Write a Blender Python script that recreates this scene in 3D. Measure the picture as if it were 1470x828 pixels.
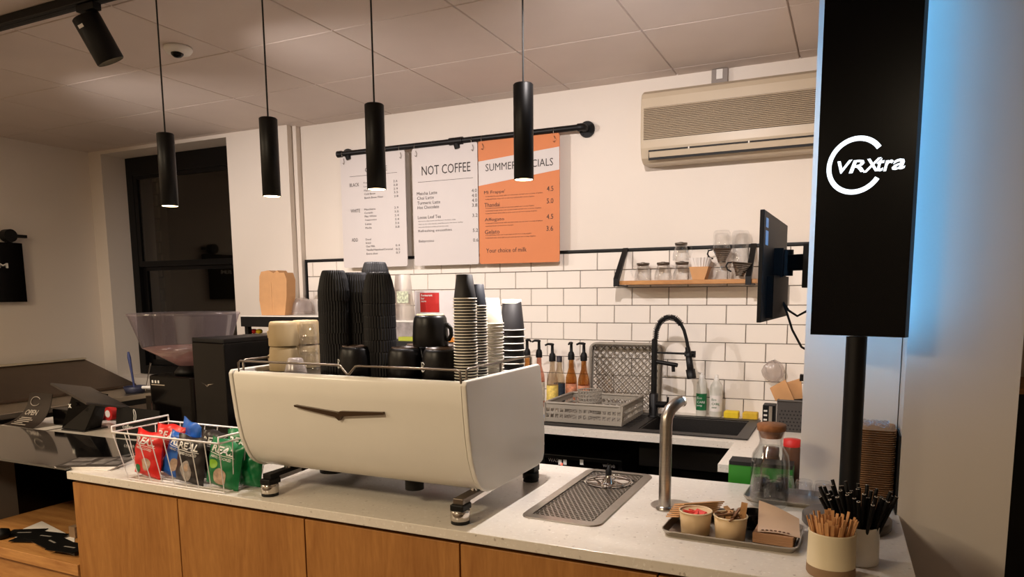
import bpy, math, random
from mathutils import Vector, Matrix
random.seed(7)
PI = math.pi
for o in list(bpy.data.objects): bpy.data.objects.remove(o)
SC = bpy.context.scene
COL = SC.collection

# ---------------------------------------------------------------- camera
CAM_Z = 1.56
F, CXP, CYP = 1025.80, 735.0, 551.0
YAW, PITCH, ROLL = 0.440245, 0.126017, -0.008895
_fw = Vector((-math.sin(YAW)*math.cos(PITCH), math.cos(YAW)*math.cos(PITCH), -math.sin(PITCH)))
_r = Vector((math.cos(YAW), math.sin(YAW), 0)); _u = _r.cross(_fw)
_r2 = math.cos(ROLL)*_r + math.sin(ROLL)*_u; _u2 = -math.sin(ROLL)*_r + math.cos(ROLL)*_u
cd = bpy.data.cameras.new('camera'); cam = bpy.data.objects.new('camera', cd); COL.objects.link(cam)
cam.matrix_world = Matrix(((_r2.x, _u2.x, -_fw.x, 0), (_r2.y, _u2.y, -_fw.y, 0), (_r2.z, _u2.z, -_fw.z, CAM_Z), (0, 0, 0, 1)))
cd.sensor_fit = 'HORIZONTAL'; cd.sensor_width = 36; cd.lens = F/1470*36
cd.shift_y = (CYP-414)/1470; cd.clip_start = .05; cd.clip_end = 60
SC.camera = cam

# ---------------------------------------------------------------- world, exposure
W = bpy.data.worlds.new('night'); SC.world = W; W.use_nodes = True
W.node_tree.nodes['Background'].inputs[0].default_value = (.02, .022, .03, 1)
W.node_tree.nodes['Background'].inputs[1].default_value = .5
SC.view_settings.view_transform = 'Standard'; SC.view_settings.look = 'None'
SC.view_settings.gamma = 1; SC.view_settings.exposure = 0.55

def lamp(name, kind, loc, target, energy, color, **kw):
    l = bpy.data.lights.new(name, kind); l.energy = energy; l.color = color
    for k, v in kw.items(): setattr(l, k, v)
    o = bpy.data.objects.new(name, l); COL.objects.link(o); o.location = loc
    d = Vector(target)-Vector(loc); o.rotation_euler = d.to_track_quat('-Z', 'Y').to_euler()
    return o
WARM = (1, .80, .55); PINK = (1, .905, .87)
# track spotlights: the first is in view, the others hang further along the same track
TRACK = [  # x, aim point, watts
    (-2.655, (-1.75, 3.94, 1.35), 52),
    (-0.72, (-1.0, 3.94, 1.40), 66),
    (-3.75, (-3.5, 3.94, 1.30), 62),
]
for i, (x, aim, e) in enumerate(TRACK):
    lamp('track_beam', 'SPOT', (x+.06, 1.98, 2.43) if i == 0 else (x, 1.93, 2.43), aim, e, PINK, spot_size=math.radians(112), spot_blend=.85, shadow_soft_size=.018)
# lights of the customer area behind the camera: dim warm ceiling panels
for x, y, e in [(-3.6, -.6, 34), (-1.6, -.6, 40), (-4.0, .6, 20)]:
    lamp('room_light', 'AREA', (x, y, 2.66), (x, y, 0), e, WARM, shape='SQUARE', size=.5)

# ---------------------------------------------------------------- measuring helper: pixel of the photo -> point on a world plane
def P(x, y, X=None, Y=None, Z=None):
    d = _fw + (x-CXP)/F*_r2 + (CYP-y)/F*_u2
    t = (X/d.x) if X is not None else (Y/d.y) if Y is not None else ((Z-CAM_Z)/d.z)
    return Vector((d.x*t, d.y*t, d.z*t+CAM_Z))

# ---------------------------------------------------------------- materials
def lin(c): return tuple(((v/255)/12.92 if v/255 <= .04045 else ((v/255+.055)/1.055)**2.4) for v in c)
MATS = {}
def M(name, rgb, rough=.5, metal=0, var=.06, scale=8, bump=0, coat=0, stretch=None, spec=None, bscale=None):
    if name in MATS: return MATS[name]
    m = bpy.data.materials.new(name); m.use_nodes = True; nt = m.node_tree; b = nt.nodes['Principled BSDF']
    c = lin(rgb); b.inputs['Roughness'].default_value = rough; b.inputs['Metallic'].default_value = metal
    if coat: b.inputs['Coat Weight'].default_value = coat; b.inputs['Coat Roughness'].default_value = .08
    if spec is not None: b.inputs['Specular IOR Level'].default_value = spec
    tc = nt.nodes.new('ShaderNodeTexCoord'); mp = nt.nodes.new('ShaderNodeMapping'); n = nt.nodes.new('ShaderNodeTexNoise')
    if stretch: mp.inputs['Scale'].default_value = stretch
    n.inputs['Scale'].default_value = scale; n.inputs['Detail'].default_value = 4
    r = nt.nodes.new('ShaderNodeValToRGB')
    r.color_ramp.elements[0].position = .3; r.color_ramp.elements[1].position = .7
    r.color_ramp.elements[0].color = tuple(max(0, v*(1-var)) for v in c)+(1,)
    r.color_ramp.elements[1].color = tuple(min(1, v*(1+var)) for v in c)+(1,)
    nt.links.new(tc.outputs['Object'], mp.inputs[0]); nt.links.new(mp.outputs[0], n.inputs[0])
    nt.links.new(n.outputs[0], r.inputs[0]); nt.links.new(r.outputs[0], b.inputs['Base Color'])
    if bump:
        bn = nt.nodes.new('ShaderNodeBump'); bn.inputs['Strength'].default_value = bump; bn.inputs['Distance'].default_value = .002
        n2 = nt.nodes.new('ShaderNodeTexNoise'); n2.inputs['Scale'].default_value = bscale or scale*6
        nt.links.new(mp.outputs[0], n2.inputs[0]); nt.links.new(n2.outputs[0], bn.inputs['Height']); nt.links.new(bn.outputs[0], b.inputs['Normal'])
    MATS[name] = m; return m
def emit(name, rgb, s):
    m = bpy.data.materials.new(name); m.use_nodes = True; b = m.node_tree.nodes['Principled BSDF']
    b.inputs['Base Color'].default_value = (0, 0, 0, 1); b.inputs['Emission Color'].default_value = lin(rgb)+(1,)
    b.inputs['Emission Strength'].default_value = s; MATS[name] = m; return m
def glass(name, tint=(255, 255, 255), refl=.42, base=.03, rough=.03, haze=0, hcol=(225, 215, 212)):
    m = bpy.data.materials.new(name); m.use_nodes = True; nt = m.node_tree; nt.nodes.remove(nt.nodes['Principled BSDF'])
    out = nt.nodes['Material Output']; t = nt.nodes.new('ShaderNodeBsdfTransparent'); g = nt.nodes.new('ShaderNodeBsdfGlossy')
    t.inputs[0].default_value = lin(tint)+(1,); g.inputs['Roughness'].default_value = rough
    lw = nt.nodes.new('ShaderNodeLayerWeight'); lw.inputs[0].default_value = .35
    mr = nt.nodes.new('ShaderNodeMapRange'); mr.inputs['To Min'].default_value = base; mr.inputs['To Max'].default_value = refl
    mx = nt.nodes.new('ShaderNodeMixShader')
    nt.links.new(lw.outputs['Facing'], mr.inputs[0]); nt.links.new(mr.outputs[0], mx.inputs[0])
    nt.links.new(t.outputs[0], mx.inputs[1]); nt.links.new(g.outputs[0], mx.inputs[2]); last = mx
    if haze:
        d = nt.nodes.new('ShaderNodeBsdfDiffuse'); d.inputs[0].default_value = lin(hcol)+(1,); tr = nt.nodes.new('ShaderNodeBsdfTranslucent'); tr.inputs[0].default_value = lin(hcol)+(1,)
        a = nt.nodes.new('ShaderNodeMixShader'); nt.links.new(d.outputs[0], a.inputs[1]); nt.links.new(tr.outputs[0], a.inputs[2])
        last = nt.nodes.new('ShaderNodeMixShader'); last.inputs[0].default_value = haze; nt.links.new(mx.outputs[0], last.inputs[1]); nt.links.new(a.outputs[0], last.inputs[2])
    nt.links.new(last.outputs[0], out.inputs[0])
    MATS[name] = m; return m
def wood(name, c1, c2, rough=.45, axis='Z'):
    m = bpy.data.materials.new(name); m.use_nodes = True; nt = m.node_tree; b = nt.nodes['Principled BSDF']
    tc = nt.nodes.new('ShaderNodeTexCoord'); mp = nt.nodes.new('ShaderNodeMapping')
    s = {'X': (.9, 7, 7), 'Z': (7, 7, .9), 'Y': (7, .9, 7)}[axis]; mp.inputs['Scale'].default_value = s
    n = nt.nodes.new('ShaderNodeTexNoise'); n.inputs['Scale'].default_value = 2.2; n.inputs['Detail'].default_value = 9; n.inputs['Distortion'].default_value = 1.6
    n2 = nt.nodes.new('ShaderNodeTexNoise'); n2.inputs['Scale'].default_value = 22; n2.inputs['Detail'].default_value = 3
    mx = nt.nodes.new('ShaderNodeMix'); mx.data_type = 'FLOAT'; mx.inputs[0].default_value = .3
    r = nt.nodes.new('ShaderNodeValToRGB'); r.color_ramp.elements[0].position = .32; r.color_ramp.elements[1].position = .68
    r.color_ramp.elements[0].color = lin(c1)+(1,); r.color_ramp.elements[1].color = lin(c2)+(1,)
    nt.links.new(tc.outputs['Object'], mp.inputs[0]); nt.links.new(mp.outputs[0], n.inputs[0]); nt.links.new(mp.outputs[0], n2.inputs[0])
    nt.links.new(n.outputs[0], mx.inputs[2]); nt.links.new(n2.outputs[0], mx.inputs[3]); nt.links.new(mx.outputs[0], r.inputs[0])
    nt.links.new(r.outputs[0], b.inputs['Base Color']); b.inputs['Roughness'].default_value = rough
    MATS[name] = m; return m
def stone(name, base, dark, light, rough=.3):
    m = bpy.data.materials.new(name); m.use_nodes = True; nt = m.node_tree; b = nt.nodes['Principled BSDF']
    tc = nt.nodes.new('ShaderNodeTexCoord'); v = nt.nodes.new('ShaderNodeTexVoronoi'); v.inputs['Scale'].default_value = 170
    n = nt.nodes.new('ShaderNodeTexNoise'); n.inputs['Scale'].default_value = 60; n.inputs['Detail'].default_value = 6
    r = nt.nodes.new('ShaderNodeValToRGB'); e = r.color_ramp.elements
    e[0].position = 0; e[0].color = lin(dark)+(1,); e[1].position = 1; e[1].color = lin(light)+(1,)
    a = e.new(.12); a.color = lin(base)+(1,); a = e.new(.8); a.color = lin(base)+(1,)
    nt.links.new(tc.outputs['Object'], v.inputs[0]); nt.links.new(v.outputs['Color'], r.inputs[0])
    r2 = nt.nodes.new('ShaderNodeValToRGB'); r2.color_ramp.elements[0].color = (.86, .86, .86, 1); r2.color_ramp.elements[1].color = (1, 1, 1, 1)
    mx = nt.nodes.new('ShaderNodeMix'); mx.data_type = 'RGBA'; mx.blend_type = 'MULTIPLY'; mx.inputs[0].default_value = 1
    nt.links.new(tc.outputs['Object'], n.inputs[0]); nt.links.new(n.outputs[0], r2.inputs[0])
    nt.links.new(r.outputs[0], mx.inputs[6]); nt.links.new(r2.outputs[0], mx.inputs[7]); nt.links.new(mx.outputs[2], b.inputs['Base Color'])
    b.inputs['Roughness'].default_value = rough; MATS[name] = m; return m

m_wall = M('wall_paint', (226, 216, 204), .7, var=.02, scale=1.5, bump=.15, bscale=120)
m_ceil = M('ceiling_tile_paint', (214, 200, 190), .85, var=.03, scale=3, bump=.2, bscale=300)
m_grid = M('ceiling_grid_paint', (205, 190, 180), .6)
m_tile = M('white_glazed_tile', (240, 232, 222), .12, var=.015, scale=2, coat=.3)
m_grout = M('black_grout', (30, 26, 24), .9)
m_black = M('matt_black_metal', (11, 10, 11), .45, var=.1, spec=.3)
m_gloss = M('gloss_black', (6, 4, 4), .16, var=.05, spec=.18)
m_blackp = M('black_plastic', (11, 10, 10), .5, var=.1, spec=.25)
m_rubber = M('black_rubber', (18, 18, 18), .7)
m_stone = stone('speckled_quartz', (226, 218, 206), (160, 146, 130), (244, 240, 232), .28)
m_oak = wood('light_oak_veneer', (146, 94, 42), (178, 124, 64), .42, 'Z')
m_oakx = wood('oak_boards', (160, 106, 56), (200, 146, 86), .45, 'X')
m_dark = M('dark_carcass', (14, 12, 11), .7)
m_steel = M('brushed_steel', (178, 172, 164), .28, 1, var=.06, scale=30, stretch=(1, 1, 12))
m_chrome = M('chrome', (210, 205, 200), .08, 1, var=.02)
m_steeld = M('dull_steel_sheet', (120, 110, 100), .38, 1, var=.08)
m_white = M('pearl_white_enamel', (226, 221, 210), .32, var=.015, coat=.25)
m_whitep = M('white_plastic', (228, 224, 216), .4)
m_wire = M('white_coated_wire', (232, 226, 222), .35)
m_glass = glass('clear_glass')
m_hopper = glass('smoky_clear_plastic', (244, 238, 244), .35, .06, .10, .13, (194, 186, 188))
m_plclear = glass('clear_plastic', (246, 243, 240), .4, .08, .25, .28)
m_pane = glass('window_pane', (200, 196, 190), .25, .03, .03)
m_kraft = M('kraft_card', (196, 148, 100), .8, var=.05, scale=20)
m_kraftd = M('kraft_pulp', (168, 126, 88), .85, var=.08, scale=20)
m_paper = M('white_paper', (232, 226, 220), .7)
m_ink = M('dark_grey_ink', (52, 44, 42), .7)
m_inkw = M('white_ink', (230, 228, 222), .6)
m_board = M('menu_white', (206, 198, 194), .55, var=.01)
m_orange = M('orange_print', (206, 122, 70), .6, var=.02)
m_beige = M('beige_stoneware', (172, 150, 112), .55, var=.03)
m_cream = M('cream_stoneware', (222, 208, 176), .5, var=.03)
m_raw = M('raw_clay', (140, 112, 84), .8)
m_cupblk = M('black_ripple_card', (27, 26, 28), .62, var=.08, spec=.3)
m_cupin = M('cup_inner_cream', (214, 200, 158), .6)
m_rim = M('white_cup_rim', (236, 228, 214), .5)
m_mug = M('black_glazed_ceramic', (12, 10, 10), .38, var=.1, spec=.3)
m_grey = M('grey_crate_plastic', (150, 142, 130), .5, var=.04)
m_greyd = M('grey_lattice_plastic', (112, 103, 92), .55, var=.05)
m_composite = M('black_composite_stone', (26, 23, 22), .5, var=.35, scale=160)
m_ac = M('aged_white_plastic', (188, 172, 148), .4, var=.02)
m_acd = M('beige_grille', (60, 46, 34), .6, var=.03)
m_floor = M('floor_vinyl', (92, 80, 70), .5, var=.12, scale=3)
m_yellow = M('yellow_sponge', (226, 196, 40), .8, var=.08, scale=30, bump=.4)
m_green = M('green_print', (60, 170, 50), .5)
m_red = M('red_print', (200, 34, 30), .5)
m_bluep = M('blue_print', (34, 100, 190), .5)
m_gd = M('dark_green_print', (16, 104, 58), .45)
m_brick = M('outside_brick', (120, 108, 92), .8, var=.2, scale=9)
m_out = M('outside_render', (60, 52, 44), .9, var=.2, scale=2)
m_lens = emit('lamp_lens', (255, 214, 160), 14)
m_led = emit('blue_led_strip', (102, 188, 255), 15)
m_logo = emit('lit_logo_white', (235, 245, 255), 1.6)
m_screen = M('dark_screen_glass', (3, 3, 6), .25, var=.0, spec=.08)

# ---------------------------------------------------------------- mesh builder
_textcache = {}
def text_geo(s, shear, bold):
    k = (s, shear, bold)
    if k not in _textcache:
        c = bpy.data.curves.new('t', 'FONT'); c.body = s; c.shear = shear; c.offset = bold; c.resolution_u = 2
        o = bpy.data.objects.new('t', c); COL.objects.link(o)
        dg = bpy.context.evaluated_depsgraph_get(); e = o.evaluated_get(dg); me = e.to_mesh()
        vs = [tuple(v.co) for v in me.vertices]; fs = [tuple(p.vertices) for p in me.polygons]
        e.to_mesh_clear(); bpy.data.objects.remove(o); bpy.data.curves.remove(c)
        xs = [v[0] for v in vs]; ys = [v[1] for v in vs]
        _textcache[k] = (vs, fs, min(xs), max(xs), min(ys), max(ys))
    return _textcache[k]

class MB:
    def __init__(self): self.v = []; self.f = []; self.s = []; self.m = []; self.xf = None; self.mi = 0
    def add(self, vs, fs, smooth=False):
        n = len(self.v)
        for v in vs:
            v = Vector(v); self.v.append(self.xf @ v if self.xf else v)
        for f in fs: self.f.append([n+i for i in f]); self.s.append(smooth); self.m.append(self.mi)
        return self
    def box(self, a, b):
        (x0, y0, z0), (x1, y1, z1) = a, b
        return self.add([(x0,y0,z0),(x1,y0,z0),(x1,y1,z0),(x0,y1,z0),(x0,y0,z1),(x1,y0,z1),(x1,y1,z1),(x0,y1,z1)],
            [(0,3,2,1),(4,5,6,7),(0,1,5,4),(1,2,6,5),(2,3,7,6),(3,0,4,7)])
    def bar(self, p0, p1, w, h, up=(0,0,1)):
        p0 = Vector(p0); p1 = Vector(p1); d = (p1-p0).normalized(); u = Vector(up)
        s = d.cross(u).normalized()*w/2; t = s.cross(d).normalized()*h/2
        vs = [p0-s-t, p0+s-t, p0+s+t, p0-s+t, p1-s-t, p1+s-t, p1+s+t, p1-s+t]
        return self.add(vs, [(0,1,2,3),(7,6,5,4),(0,4,5,1),(1,5,6,2),(2,6,7,3),(3,7,4,0)])
    def tube(self, pts, r, seg=8, closed=False, cap=True):
        pts = [Vector(p) for p in pts]; n = len(pts); rs = r if isinstance(r, (list, tuple)) else [r]*n
        vs = []; ref = None
        for i, p in enumerate(pts):
            if closed: d = pts[(i+1) % n]-pts[i-1]
            else: d = pts[min(i+1, n-1)]-pts[max(i-1, 0)]
            d = d.normalized()
            if ref is None: ref = Vector((0,0,1)) if abs(d.z) < .9 else Vector((1,0,0))
            s = d.cross(ref).normalized(); ref = s.cross(d).normalized()
            for k in range(seg):
                a = 2*PI*k/seg; vs.append(p+(s*math.cos(a)+ref*math.sin(a))*rs[i])
        fs = []
        for i in range(n if closed else n-1):
            j = (i+1) % n
            for k in range(seg):
                l = (k+1) % seg; fs.append((i*seg+k, i*seg+l, j*seg+l, j*seg+k))
        self.add(vs, fs, True)
        if cap and not closed: self.add(vs[:seg], [tuple(range(seg))][::-1]); self.add(vs[-seg:], [tuple(range(seg))])
        return self
    def cyl(self, p0, p1, r0, r1=None, seg=20, cap=True): return self.tube([p0, p1], [r0, r0 if r1 is None else r1], seg, cap=cap)
    def lathe(self, prof, c=(0,0,0), seg=24, rib=0, ribn=0, smooth=True):
        vs = []; c = Vector(c)
        for (r, z) in prof:
            for k in range(seg):
                a = 2*PI*k/seg; rr = r+(rib*r*(1 if k % 2 else -1) if rib else 0)
                vs.append((c.x+rr*math.cos(a), c.y+rr*math.sin(a), c.z+z))
        fs = []
        for i in range(len(prof)-1):
            for k in range(seg):
                l = (k+1) % seg; fs.append((i*seg+k, i*seg+l, (i+1)*seg+l, (i+1)*seg+k))
        return self.add(vs, fs, smooth)
    def prism(self, poly, a, b, axis='X'):
        n = len(poly)
        def mk(p, t): return {'X': (t, p[0], p[1]), 'Y': (p[0], t, p[1]), 'Z': (p[0], p[1], t)}[axis]
        vs = [mk(p, a) for p in poly]+[mk(p, b) for p in poly]
        return self.add(vs, [tuple(range(n))[::-1], tuple(range(n, 2*n))]+[(i, (i+1) % n, n+(i+1) % n, n+i) for i in range(n)])
    def grid(self, fn, nu, nv, smooth=True):
        vs = [fn(i/nu, j/nv) for j in range(nv+1) for i in range(nu+1)]
        fs = [(j*(nu+1)+i, j*(nu+1)+i+1, (j+1)*(nu+1)+i+1, (j+1)*(nu+1)+i) for j in range(nv) for i in range(nu)]
        return self.add(vs, fs, smooth)
    def text(self, s, o, R, U, w=None, h=None, shear=0, bold=0, fn=None):
        vs, fs, x0, x1, y0, y1 = text_geo(s, shear, bold); o = Vector(o); R = Vector(R); U = Vector(U)
        sy = (h/(y1-y0)) if h else None; sx = (w/(x1-x0)) if w else None
        if sy is None: sy = sx
        if sx is None: sx = sy
        out = []
        for v in vs:
            a = (v[0]-x0)*sx; b = (v[1]-y0)*sy
            out.append(fn(a, b) if fn else o+R*a+U*b)
        return self.add(out, fs)
    def build(self, name, mats, parent=None, origin=None, kind=None, bevel=0, label=None):
        if origin is None: origin = ORG[parent.name] if parent else Vector((0,0,0))
        origin = Vector(origin); me = bpy.data.meshes.new(name)
        me.from_pydata([tuple(v-origin) for v in self.v], [], self.f)
        me.polygons.foreach_set('use_smooth', self.s); me.polygons.foreach_set('material_index', self.m)
        for m in (mats if isinstance(mats, (list, tuple)) else [mats]): me.materials.append(m)
        me.validate(); me.update()
        o = bpy.data.objects.new(name, me); COL.objects.link(o)
        if parent: o.parent = parent
        else: o.location = origin
        ORG[o.name] = origin
        if bevel:
            b = o.modifiers.new('bevel', 'BEVEL'); b.width = bevel; b.segments = 2; b.limit_method = 'ANGLE'; b.angle_limit = math.radians(40)
        if kind: o['kind'] = kind
        if label: o['label'] = label
        return o
ORG = {}
def tag(o, label, cat, group=None, kind=None):
    o['label'] = label; o['category'] = cat
    if group: o['group'] = group
    if kind: o['kind'] = kind
    return o
def thing(name, loc, label, cat, group=None):
    o = bpy.data.objects.new(name, None); COL.objects.link(o); o.location = loc; o.empty_display_size = .05
    ORG[o.name] = Vector(loc); return tag(o, label, cat, group)
def kids(o): return [c for c in COL.objects if c.parent == o]
def dup(o, loc, label=None, group=None, rot=None, _ch=None):
    tree = _ch or [(c, kids(c)) for c in kids(o)]
    r = o.copy(); COL.objects.link(r); r.location = loc
    if rot: r.rotation_euler = rot
    for c, g in tree:
        c2 = c.copy(); COL.objects.link(c2); c2.parent = r
        for d in g:
            d2 = d.copy(); COL.objects.link(d2); d2.parent = c2
    if label: r['label'] = label
    if group: r['group'] = group
    ORG[r.name] = Vector(loc)
    return r
def tree_of(o): return [(c, kids(c)) for c in kids(o)]
def rrect(x0, y0, x1, y1, r, n=5):
    pts = []
    for cx, cy, a in ((x1-r, y0+r, -PI/2), (x1-r, y1-r, 0), (x0+r, y1-r, PI/2), (x0+r, y0+r, PI)):
        for k in range(n+1): t = a+PI/2*k/n; pts.append((cx+r*math.cos(t), cy+r*math.sin(t)))
    return pts
def struct(name, mb, m, parent=None, **k):
    o = mb.build(name, m, parent, **k)
    if not parent: o['kind'] = 'structure'
    return o

# ================================================================ THE SETTING
CEIL = 2.692; WY = 3.94; CZ = .90
XL, XR, YB = -5.5, 3.2, -2.6
floor = struct('floor', MB().box((XL-.1, YB-.1, -.1), (XR+.1, 4.2, 0)), m_floor)
ceiling = struct('ceiling', MB().box((XL-.1, YB-.1, CEIL+.012), (XR+.1, 4.2, CEIL+.1)), m_grid)
# ceiling panels, each its own piece
g = .0015
t0 = MB(); b = .0032
z0, z1 = CEIL, CEIL+.011
t0.add([(g, g, z1), (.6-g, g, z1), (.6-g, .6-g, z1), (g, .6-g, z1), (g+b, g+b, z0), (.6-g-b, g+b, z0), (.6-g-b, .6-g-b, z0), (g+b, .6-g-b, z0)],
       [(4,7,6,5), (0,4,5,1), (1,5,6,2), (2,6,7,3), (3,7,4,0)])
first = None
for i in range(-9, 6):
    for j in range(-8, 4):
        x = -.277+.6*i; y = 2.02+.6*j
        if x < XL-.25 or x > XR-.3 or y < YB-.3: continue
        if first is None:
            first = t0.build('ceiling_panel', m_ceil, ceiling, origin=(0, 0, 0)); q = first
        else: q = first.copy(); COL.objects.link(q)
        q.location = (x, y, 0)
# perimeter / back strip of shortened panels
first = None
for i in range(-9, 1):
    x = -.277+.6*i; y = 3.82-.6+.6
    mbp = MB(); mbp.add([(g, g, z1), (.6-g, g, z1), (.6-g, .12, z1), (g, .12, z1), (g+b, g+b, z0), (.6-g-b, g+b, z0), (.6-g-b, .118, z0), (g+b, .118, z0)], [(4,7,6,5), (0,4,5,1), (1,5,6,2), (2,6,7,3), (3,7,4,0)])
    y = 3.82
    # the panel rows end at y 4.42 in the loop above; rows past the wall are hidden inside it
    break
# walls
struct('wall_back', MB().box((-3.466, WY, 0), (.2, WY+.15, CEIL+.05)), m_wall)
PX = -3.50   # pilaster / window wall
wl = MB()
OX0, OX1, OZ = -5.354, -4.02, 2.667
wl.box((OX1, 3.855, 0), (PX+.034, 4.3, CEIL+.05))
wl.box((XL-.05, 3.855, 0), (OX0, 4.3, CEIL+.05))
wl.box((OX0, 3.855, OZ), (OX1, 4.3, CEIL+.05))
wl.box((OX0, 3.855, 0), (OX1, 4.3, .92))
struct('wall_window_side', wl, m_wall)
struct('wall_left', MB().box((XL-.15, YB, 0), (XL, 4.2, CEIL+.05)), m_wall)
struct('wall_rear', MB().box((XL, YB-.15, 0), (XR, YB, CEIL+.05)), m_wall)
struct('wall_far_right', MB().box((XR, YB, 0), (XR+.15, 4.2, CEIL+.05)), m_wall)
struct('wall_column', MB().box((-.127, 2.522, 0), (.152, WY, CEIL+.05)), m_wall)
struct('wall_right', MB().box((.155, 2.34, 0), (.43, WY, CEIL+.05)), m_wall)
struct('wall_side_room', MB().box((.43, 3.7, 0), (XR, 3.85, CEIL+.05)), m_wall)
# splashback of tiles
sb = struct('wall_tiling', MB().box((-3.41, WY-.006, .9), (-.127, WY, 1.797)), m_grout)
tw, th = .205, .0995; gp = .0022; c = .0025; tz = .007
def tile_mesh(w):
    mb = MB(); y0 = WY-.006; y1 = WY-.006-tz
    mb.add([(0, y0, 0), (w, y0, 0), (w, y0, th-gp), (0, y0, th-gp), (c, y1, c), (w-c, y1, c), (w-c, y1, th-gp-c), (c, y1, th-gp-c)],
           [(4,5,6,7), (0,1,5,4), (1,2,6,5), (2,3,7,6), (3,0,4,7)])
    return mb
cache = {}
for r in range(9):
    zt = 1.787-r*th; off = -.591 if r % 2 == 1 else -.694   # joints measured on the wall
    k = -15
    for k in range(-15, 4):
        x0 = off+k*tw+gp/2; x1 = x0+tw-gp
        x0 = max(x0, -3.405); x1 = min(x1, -.129)
        if x1-x0 < .02: continue
        key = round(x1-x0, 4)
        if key not in cache:
            o = tile_mesh(x1-x0).build('wall_tile', m_tile, sb, origin=(0, 0, 0)); cache[key] = o
        else: o = cache[key].copy(); COL.objects.link(o)
        o.location = (x0, 0, zt-th)
tr = MB(); tr.box((-3.415, WY-.018, 1.79), (-.129, WY-.001, 1.803)); tr.box((-3.422, WY-.018, .9), (-3.410, WY-.001, 1.803))
struct('trim_1', tr, m_black)
# small cove pipe in the corner by the pilaster
struct('trim_2', MB().box((-3.463, 3.90, 0), (-3.43, WY-.001, CEIL)), m_wall)

# window
wy = 4.06
win = MB()
wx0, wx1, wz0, wz1 = OX0+.002, OX1-.002, .925, 2.665
fw_ = .075
win.box((wx0, wy, wz0), (wx0+fw_, wy+.07, wz1)); win.box((wx1-fw_, wy, wz0), (wx1, wy+.07, wz1))
win.box((wx0+fw_, wy, wz1-.14), (wx1-fw_, wy+.07, wz1)); win.box((wx0+fw_, wy, wz0), (wx1-fw_, wy+.07, wz0+.07))
m_frame = M('black_window_paint', (12, 11, 11), .35, spec=.25)
window = struct('window_1', win, m_frame, bevel=.003)
def sash(zb, zt, yo):
    s = MB(); x0 = wx0+fw_; x1 = wx1-fw_; y = wy+yo; k = .04
    s.box((x0, y, zb), (x0+k, y+.03, zt)); s.box((x1-k, y, zb), (x1, y+.03, zt))
    s.box((x0+k, y, zb), (x1-k, y+.03, zb+.045)); s.box((x0+k, y, zt-.03), (x1-k, y+.03, zt))
    so = s.build('sash', m_frame, window, bevel=.003)
    MB().box((x0+k, y+.012, zb+.045), (x1-k, y+.016, zt-.03)).build('pane', m_pane, so)
sash(1.80, wz1-.14, .005); sash(wz0+.07, 1.80, .038)
# the dark outside: a brick pier and a far rendered wall
lamp('pier_fill', 'POINT', (-4.5, 4.36, 3.0), (0, 0, 0), 7, (1, .85, .65), shadow_soft_size=.1)  # unseen lamp added to brighten the brick pier
outw = struct('wall_outside', MB().box((-7.5, 5.4, -.1), (-2.5, 5.5, 4)), m_out)
bp = struct('wall_outside_pier', MB().box((-5.96, 4.52, .3), (-5.56, 4.6, 3)), m_out)
bk = None
for r in range(22):
    for s in range(2):
        xo = -5.955+s*.197
        if bk is None: bk = MB().box((0, 4.50, 0), (.188, 4.522, .092)).build('brick', m_brick, bp, origin=(0, 0, 0), bevel=.004); q = bk
        else: q = bk.copy(); COL.objects.link(q)
        q.location = (xo+(.02 if r % 2 else 0), 0, .5+r*.103)

# ================================================================ CEILING FITTINGS
tk = thing('lighting_track', (-1.2, 1.91, CEIL-.045), 'long black lighting track fixed under the ceiling at the top left', 'lighting track')
MB().box((-5.3, 1.885, CEIL-.035), (1.4, 1.935, CEIL-.001)).build('rail', m_black, tk, bevel=.003)
MB().box((-5.3, 1.902, CEIL-.0365), (1.4, 1.918, CEIL-.0348)).build('conductor_slot', m_rubber, tk)
def spot(x, aim, lbl, lit=True):
    base = Vector((x, 1.91, CEIL-.036))
    t = thing('track_spotlight', base, lbl, 'spotlight', None)
    MB().box(base+Vector((-.05, -.017, -.025)), base+Vector((.05, .017, 0))).build('adapter', m_blackp, t, bevel=.002)
    top = base+Vector((0, 0, -.05)); MB().cyl(base+Vector((0, 0, -.025)), top, .012).build('stem', m_blackp, t)
    d = (Vector(aim)-top).normalized(); a = top-d*.03+Vector((0, 0, -.02)); e = a+d*.17
    h = MB(); h.tube([a, a+d*.004, e-d*.003, e], [.046, .051, .051, .049], 28, cap=False); h.add([], [])
    h.tube([a+d*.001, a+d*.0], [.046, .001], 28, cap=False); h.tube([e, e-d*.03], [.049, .041], 28, cap=False)
    hd = h.build('lamp_head', m_blackp, t)
    MB().tube([e-d*.031, e-d*.03], [.0415, .001], 24, cap=False).build('lens', m_lens if lit else m_gloss, hd)
    return t, a, d
p = P(153, 14, Z=CEIL-.05)
sp, a, d = spot(-2.655, (-2.42, 2.35, 1.60), 'black cylindrical track spotlight hanging at the top left, tilted right', True)
# the white rating sticker on it
lb = MB(); up = (Vector((0, -1, .4))-Vector((0, -1, .4)).dot(d)*d).normalized(); sd = up.cross(d)
cpt = a+d*.035+up*.0515
lb.add([cpt-sd*.012-d*.006, cpt+sd*.012-d*.006, cpt+sd*.012+d*.006, cpt-sd*.012+d*.006], [(0,1,2,3)]); lb.build('sticker', m_paper, sp)
for i, (x, aim, e) in enumerate(TRACK):
    if i: spot(x, aim, ['', 'track spotlight further right, above the drip tray, aimed at the shelf', 'track spotlight at the left end of the track, aimed at the pilaster'][i])
for i, (x, aim, e) in enumerate(TRACK):
    pass

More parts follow.
